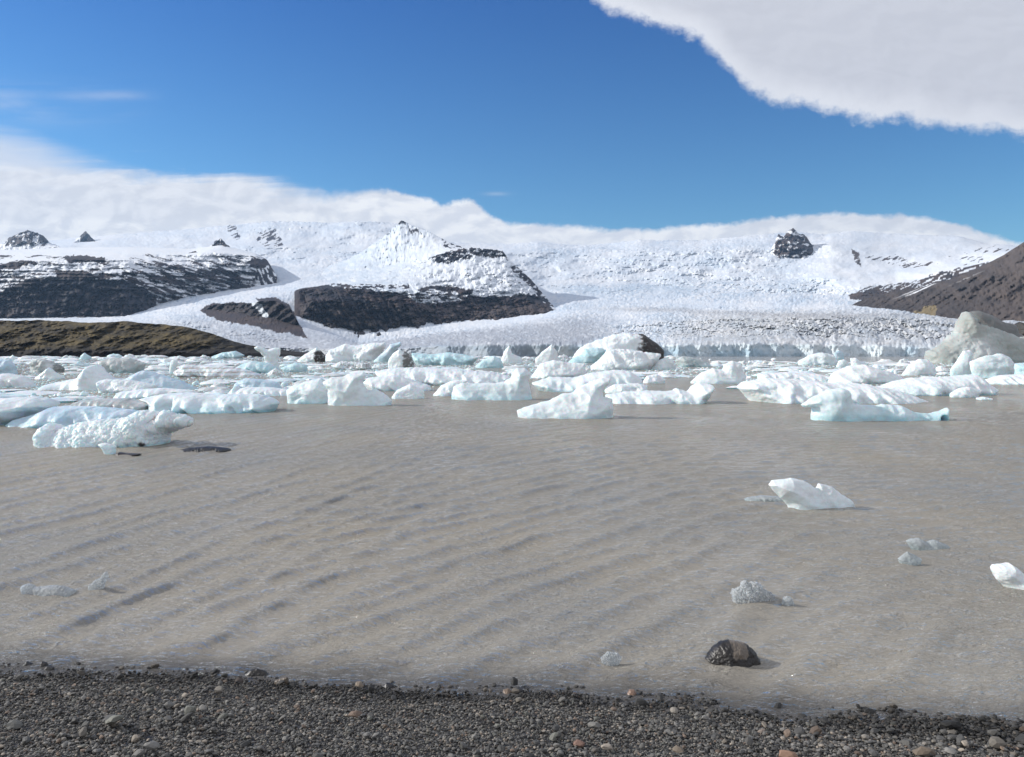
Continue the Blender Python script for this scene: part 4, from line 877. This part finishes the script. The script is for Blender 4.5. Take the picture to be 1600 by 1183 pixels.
for pts, base, lb, cc_ in [
    ([(427,1074),(430,1064),(440,1060),(449,1058),(451,1067),(446,1074)], 1074, 'angular brown stone perched at the waterline right of the submerged one', (.10, .08, .06)),
    ([(36,1040),(42,1034),(50,1037),(48,1042)], 1042, 'small black stone in the water at far left', (.02, .02, .02)),
    ([(60,1044),(66,1034),(73,1036),(74,1044)], 1044, 'upright black stone at the left waterline', (.025, .022, .02)),
    ([(68,1048),(74,1041),(84,1043),(84,1050)], 1050, 'dark slab beside the upright black stone', (.03, .028, .025)),
    ([(554,1074),(557,1066),(563,1065),(568,1071),(568,1076)], 1076, 'small tan stone at the middle left waterline', (.19, .15, .11)),
    ([(597,1073),(604,1067),(614,1069),(616,1074)], 1075, 'flat black stone washed by the water right of the tan one', (.018, .018, .02)),
    ([(785,1084),(787,1078),(794,1076),(799,1080),(798,1087)], 1087, 'tan stone beside two black ones on the middle shore', (.14, .10, .07)),
    ([(798,1084),(802,1077),(815,1076),(818,1080),(812,1085)], 1085, 'black stone touching the tan one on the middle shore', (.02, .018, .018)),
    ([(980,1084),(984,1078),(991,1078),(994,1083),(988,1087)], 1087, 'reddish pebble standing at the water edge', (.19, .12, .085)),
    ([(382,1063),(388,1060),(396,1060),(400,1064)], 1065, 'thin wet black stone between the gravel and submerged stone', (.02, .02, .02))]:
    rock(pts, base, lb, .045, col=cc_, npts=500, mat=M_wet)
# cobbles on the beach
for k, (x, y, s, cc_, lb) in enumerate([(1232, 1178, .055, (.26,.16,.11), 'pinkish cobble at the bottom edge of the gravel'), (905, 1165, .042, (.20,.12,.09), 'reddish brown cobble right of the middle of the gravel'),
        (555, 1122, .050, (.17,.12,.09), 'wedge shaped brown cobble on the left half of the gravel'), (1190, 1138, .03, (.22,.18,.15), 'pale cobble on the right half of the gravel'),
        (1060, 1172, .038, (.16,.13,.10), 'dull tan cobble low on the gravel'), (22, 1150, .045, (.13,.13,.12), 'grey flat cobble at the left edge of the gravel'), (682, 1100, .026, (.30,.25,.20), 'pale flat cobble near the middle waterline'),
        (1445, 1165, .06, (.15,.12,.09), 'mottled brown cobble near the wet gravel at right')]):
    v = variants[k] * np.array([1.3, 1.0, .7]) * s
    v2, f2 = v, ifc
    Dd = (3.0 - .12 * 6.9) / ((y - HY) / F - .12); Xx = (x - CX) / F * Dd
    o = mk('cobble', v2, f2, M_peb, np.broadcast_to(np.array(cc_), v2.shape), smooth=False)
    o.location = (Xx, Dd, float(beachz(np.array([Xx]), np.array([Dd]))[0]) + s * .45); o.rotation_euler = (.1 * k, .2, k * 1.3)
    tag(o, lb, 'cobble')

# ------------------------------------------------------------------ air
me = bpy.data.meshes.new('haze')
x0, x1, y0, y1, z0, z1 = -11000, 11000, -60, 13500, -14, 1700
vv = [(x, y, z) for x in (x0, x1) for y in (y0, y1) for z in (z0, z1)]
me.from_pydata(vv, [], [(0,1,3,2),(4,6,7,5),(0,4,5,1),(2,3,7,6),(0,2,6,4),(1,5,7,3)]); me.update()
hz = bpy.data.objects.new('haze', me); COL.objects.link(hz); tag(hz, kind='stuff'); hz['label'] = 'thin pale blue air over the lake and mountains'; hz['category'] = 'haze'
mh = bpy.data.materials.new('thin_air'); mh.use_nodes = True; nt = mh.node_tree; nt.nodes.clear()
pv = nt.nodes.new('ShaderNodeVolumePrincipled'); pv.inputs['Density'].default_value = 2.9e-5; pv.inputs['Color'].default_value = (.42, .66, 1, 1); pv.inputs['Anisotropy'].default_value = .2
ou = nt.nodes.new('ShaderNodeOutputMaterial'); nt.links.new(pv.outputs[0], ou.inputs['Volume']); me.materials.append(mh)

# ------------------------------------------------------------------ light and sky
SUN_EL, SUN_AZ = math.radians(27), math.radians(12)     # from the left, a little beyond the camera's side
sd_ = Vector((-math.cos(SUN_AZ) * math.cos(SUN_EL), math.sin(SUN_AZ) * math.cos(SUN_EL), math.sin(SUN_EL)))
sl = bpy.data.lights.new('sun', 'SUN'); sl.energy = 4.6; sl.angle = math.radians(.53); sl.color = (1, .95, .88)
so = bpy.data.objects.new('sun', sl); COL.objects.link(so); so.rotation_euler = sd_.to_track_quat('Z', 'Y').to_euler()

w = bpy.data.worlds.new('World'); scene.world = w; w.use_nodes = True
g = N(w.node_tree); bg = w.node_tree.nodes['Background']
sky = g.n('ShaderNodeTexSky', sky_type='NISHITA'); sky.sun_disc = False; sky.sun_elevation = SUN_EL; sky.sun_rotation = -(math.pi / 2 - SUN_AZ)
sky.air_density = 1.0; sky.dust_density = .2; sky.ozone_density = 2.0
gen = g.n('ShaderNodeTexCoord').outputs['Generated']
sx = g.n('ShaderNodeSeparateXYZ'); g.l(gen, sx.inputs[0])
dy = g.m('MAXIMUM', sx.outputs[1], .08)
U = g.m('ADD', g.m('MULTIPLY', g.m('DIVIDE', sx.outputs[0], dy), F), CX)        # bearing
Vv = g.m('SUBTRACT', HY, g.m('MULTIPLY', g.m('DIVIDE', sx.outputs[2], dy), F))  # height
cb = g.n('ShaderNodeCombineXYZ'); g.l(U, cb.inputs[0]); g.l(Vv, cb.inputs[1]); P = cb.outputs[0]
def curve(pts, lo=-1000., hi=3000., vlo=-1200., vhi=800.):
    c = g.n('ShaderNodeFloatCurve'); cm = c.mapping; cu = cm.curves[0]
    pts = [(lo, pts[0][1])] + pts + [(hi, pts[-1][1])]
    q = [((x - lo) / (hi - lo), (y - vlo) / (vhi - vlo)) for x, y in pts]
    while len(cu.points) < len(q): cu.points.new(.5, .5)
    for p, (x, y) in zip(cu.points, q): p.location = (x, y); p.handle_type = 'VECTOR'
    cm.update()
    t = g.m('DIVIDE', g.m('SUBTRACT', U, lo), hi - lo, clamp=True); g.l(t, c.inputs['Value'])
    return g.m('ADD', g.m('MULTIPLY', c.outputs[0], vhi - vlo), vlo)
def cen(n): return g.m('SUBTRACT', n, .5)
nA = g.noise(P, .013, 9, .60, .3); nB = g.noise(P, .05, 7, .68); nS = g.noise(g.mapv(P, (.0035, .03, 1), (0, 0, math.radians(-4))), 1.0, 7, .6, .6)
nW = g.noise(P, .0045, 5, .5)
# big cloud upper right
e1 = curve([(860, -1200), (900, -60), (925, 0), (960, 15), (1000, 32), (1060, 46), (1100, 66), (1130, 92), (1150, 120), (1185, 148), (1210, 160), (1262, 160), (1330, 180), (1450, 190), (1600, 210), (1900, 250), (2600, 300)])
s1 = g.m('SUBTRACT', e1, Vv)
s1n = g.m('ADD', s1, g.m('ADD', g.m('MULTIPLY', cen(nA), 46), g.m('ADD', g.m('MULTIPLY', cen(nB), 26), g.m('MULTIPLY', cen(g.noise(P, .16, 5, .7)), 8))))
s1n = g.m('ADD', s1n, g.m('MULTIPLY', cen(g.noise(g.mapv(P, (.02, .05, 1), (0, 0, .5)), 1.0, 6, .7)), 22))
d1 = g.ss(s1n, -13, 12)
in1 = g.ss(g.m('ADD', s1, g.m('MULTIPLY', cen(nA), 60)), 0, 60)
c1_ = g.mix(in1, (.82, .84, .90, 1), (.60, .62, .69, 1))
c1_ = g.mix(g.m('MULTIPLY', g.ss(nW, .35, .75), .35), c1_, (.64, .66, .73, 1))
# bank along the ridge
e2 = curve([(-400, 240), (0, 266), (120, 272), (250, 264), (330, 268), (400, 282), (460, 297), (520, 305), (560, 300), (590, 294), (640, 304), (690, 318), (735, 309), (770, 338), (800, 347), (870, 352), (960, 357), (1040, 356), (1110, 352), (1160, 348), (1230, 338), (1330, 333), (1420, 336), (1480, 347), (1540, 364), (1590, 378), (1700, 395), (2200, 420)])
s2 = g.m('SUBTRACT', Vv, e2)
s2 = g.m('ADD', s2, g.m('MULTIPLY', g.m('MULTIPLY', cen(nS), 150), g.ss(U, 560, 300)))
s2n = g.m('ADD', s2, g.m('ADD', g.m('MULTIPLY', cen(nA), 26), g.m('MULTIPLY', cen(nB), 16)))
soft = g.ss(U, 620, 380)
d2 = g.ss(s2n, g.m('SUBTRACT', -3, g.m('MULTIPLY', soft, 20)), g.m('ADD', 7, g.m('MULTIPLY', soft, 16)))
e3 = curve([(-400, 340), (0, 346), (40, 345), (100, 338), (170, 341), (220, 347), (300, 338), (380, 330), (440, 326), (520, 330), (560, 300), (640, 304), (735, 309), (800, 345), (1000, 350), (1600, 360)])
s3 = g.m('ADD', g.m('SUBTRACT', Vv, e3), g.m('ADD', g.m('MULTIPLY', cen(nA), 22), g.m('MULTIPLY', cen(nB), 12)))
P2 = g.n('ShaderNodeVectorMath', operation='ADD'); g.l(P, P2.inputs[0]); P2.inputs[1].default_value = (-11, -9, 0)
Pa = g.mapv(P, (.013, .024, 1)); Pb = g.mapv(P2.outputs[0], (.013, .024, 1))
fold_light = g.ss(g.m('SUBTRACT', g.noise(Pa, 1.0, 7, .55, .4), g.noise(Pb, 1.0, 7, .55, .4)), -.11, .11)  # offset noise difference paints lit and shaded sides into the clouds
up = g.mix(fold_light, (.72, .75, .82, 1), (.86, .88, .93, 1))
lowc_ = g.mix(fold_light, (.76, .79, .86, 1), (.97, .98, 1.0, 1))
c1_ = g.mix(g.m('MULTIPLY', fold_light, .22), c1_, (.74, .76, .83, 1))
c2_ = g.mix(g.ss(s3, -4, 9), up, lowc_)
# high thin streaks on the left
def gauss(v, c, wd): 
    t = g.m('DIVIDE', g.m('SUBTRACT', v, c), wd); return g.m('EXPONENT', g.m('MULTIPLY', g.m('MULTIPLY', t, t), -1))
st1 = g.m('MULTIPLY', gauss(g.m('ADD', Vv, g.m('MULTIPLY', U, -.004)), 149, 8), g.ss(U, 268, 190))
st1 = g.m('MULTIPLY', st1, g.ss(nS, .25, .7))
st2 = g.m('MULTIPLY', g.m('MULTIPLY', gauss(Vv, 160, 30), g.ss(U, 300, -50)), g.m('MULTIPLY', g.ss(nS, .35, .8), .5))
e4 = curve([(-400, 150), (0, 192), (60, 205), (150, 240), (250, 262), (420, 268), (480, 290), (560, 330)])
veil = g.m('MULTIPLY', g.ss(g.m('ADD', g.m('SUBTRACT', Vv, e4), g.m('MULTIPLY', cen(nS), 60)), -6, 50), g.m('MULTIPLY', g.ss(U, 560, 300), .85))
wisp = g.m('MULTIPLY', gauss(U, 775, 18), g.m('MULTIPLY', gauss(Vv, 303, 3), .25))
thin = g.m('MAXIMUM', g.m('MAXIMUM', g.m('MULTIPLY', st1, .30), st2), g.m('MAXIMUM', veil, wisp))
hs = g.n('ShaderNodeHueSaturation'); hs.inputs['Hue'].default_value = .5; hs.inputs['Saturation'].default_value = 1.1; hs.inputs['Value'].default_value = 1.0; g.l(sky.outputs[0], hs.inputs['Color'])
el = g.m('MULTIPLY', g.m('ABSOLUTE', sx.outputs[2]), 2.3, clamp=True)
SKYGAIN = g.mix(el, (.84, 1.30, 1.36, 1), (.22, .64, 1.18, 1))
skyc = g.mix(1.0, hs.outputs[0], SKYGAIN, 'MULTIPLY')
K = 10.2     # cloud radiance in the sky texture's own units
def cl_(c): return g.mix(1.0, c, (K, K, K, 1), 'MULTIPLY')
col = g.mix(thin, skyc, cl_((.78, .80, .87, 1)) if False else (K * .74, K * .78, K * .87, 1))
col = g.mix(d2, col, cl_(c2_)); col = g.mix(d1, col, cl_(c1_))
# only the half of the sky in front and above carries these clouds
g.l(col, bg.inputs['Color']); bg.inputs['Strength'].default_value = .1

# ------------------------------------------------------------------ camera and output
cam = bpy.data.cameras.new('camera'); co = bpy.data.objects.new('camera', cam); COL.objects.link(co)
cam.sensor_width = 36; cam.lens = 36 * F / 1600; cam.shift_y = -(591.5 - HY) / 1600
cam.clip_start = .1; cam.clip_end = 40000
co.location = (0, 0, H); co.rotation_euler = (math.radians(90), 0, 0); scene.camera = co
scene.view_settings.view_transform = 'Standard'; scene.view_settings.look = 'None'; scene.view_settings.exposure = 0.0
scene.cycles.volume_bounces = 0
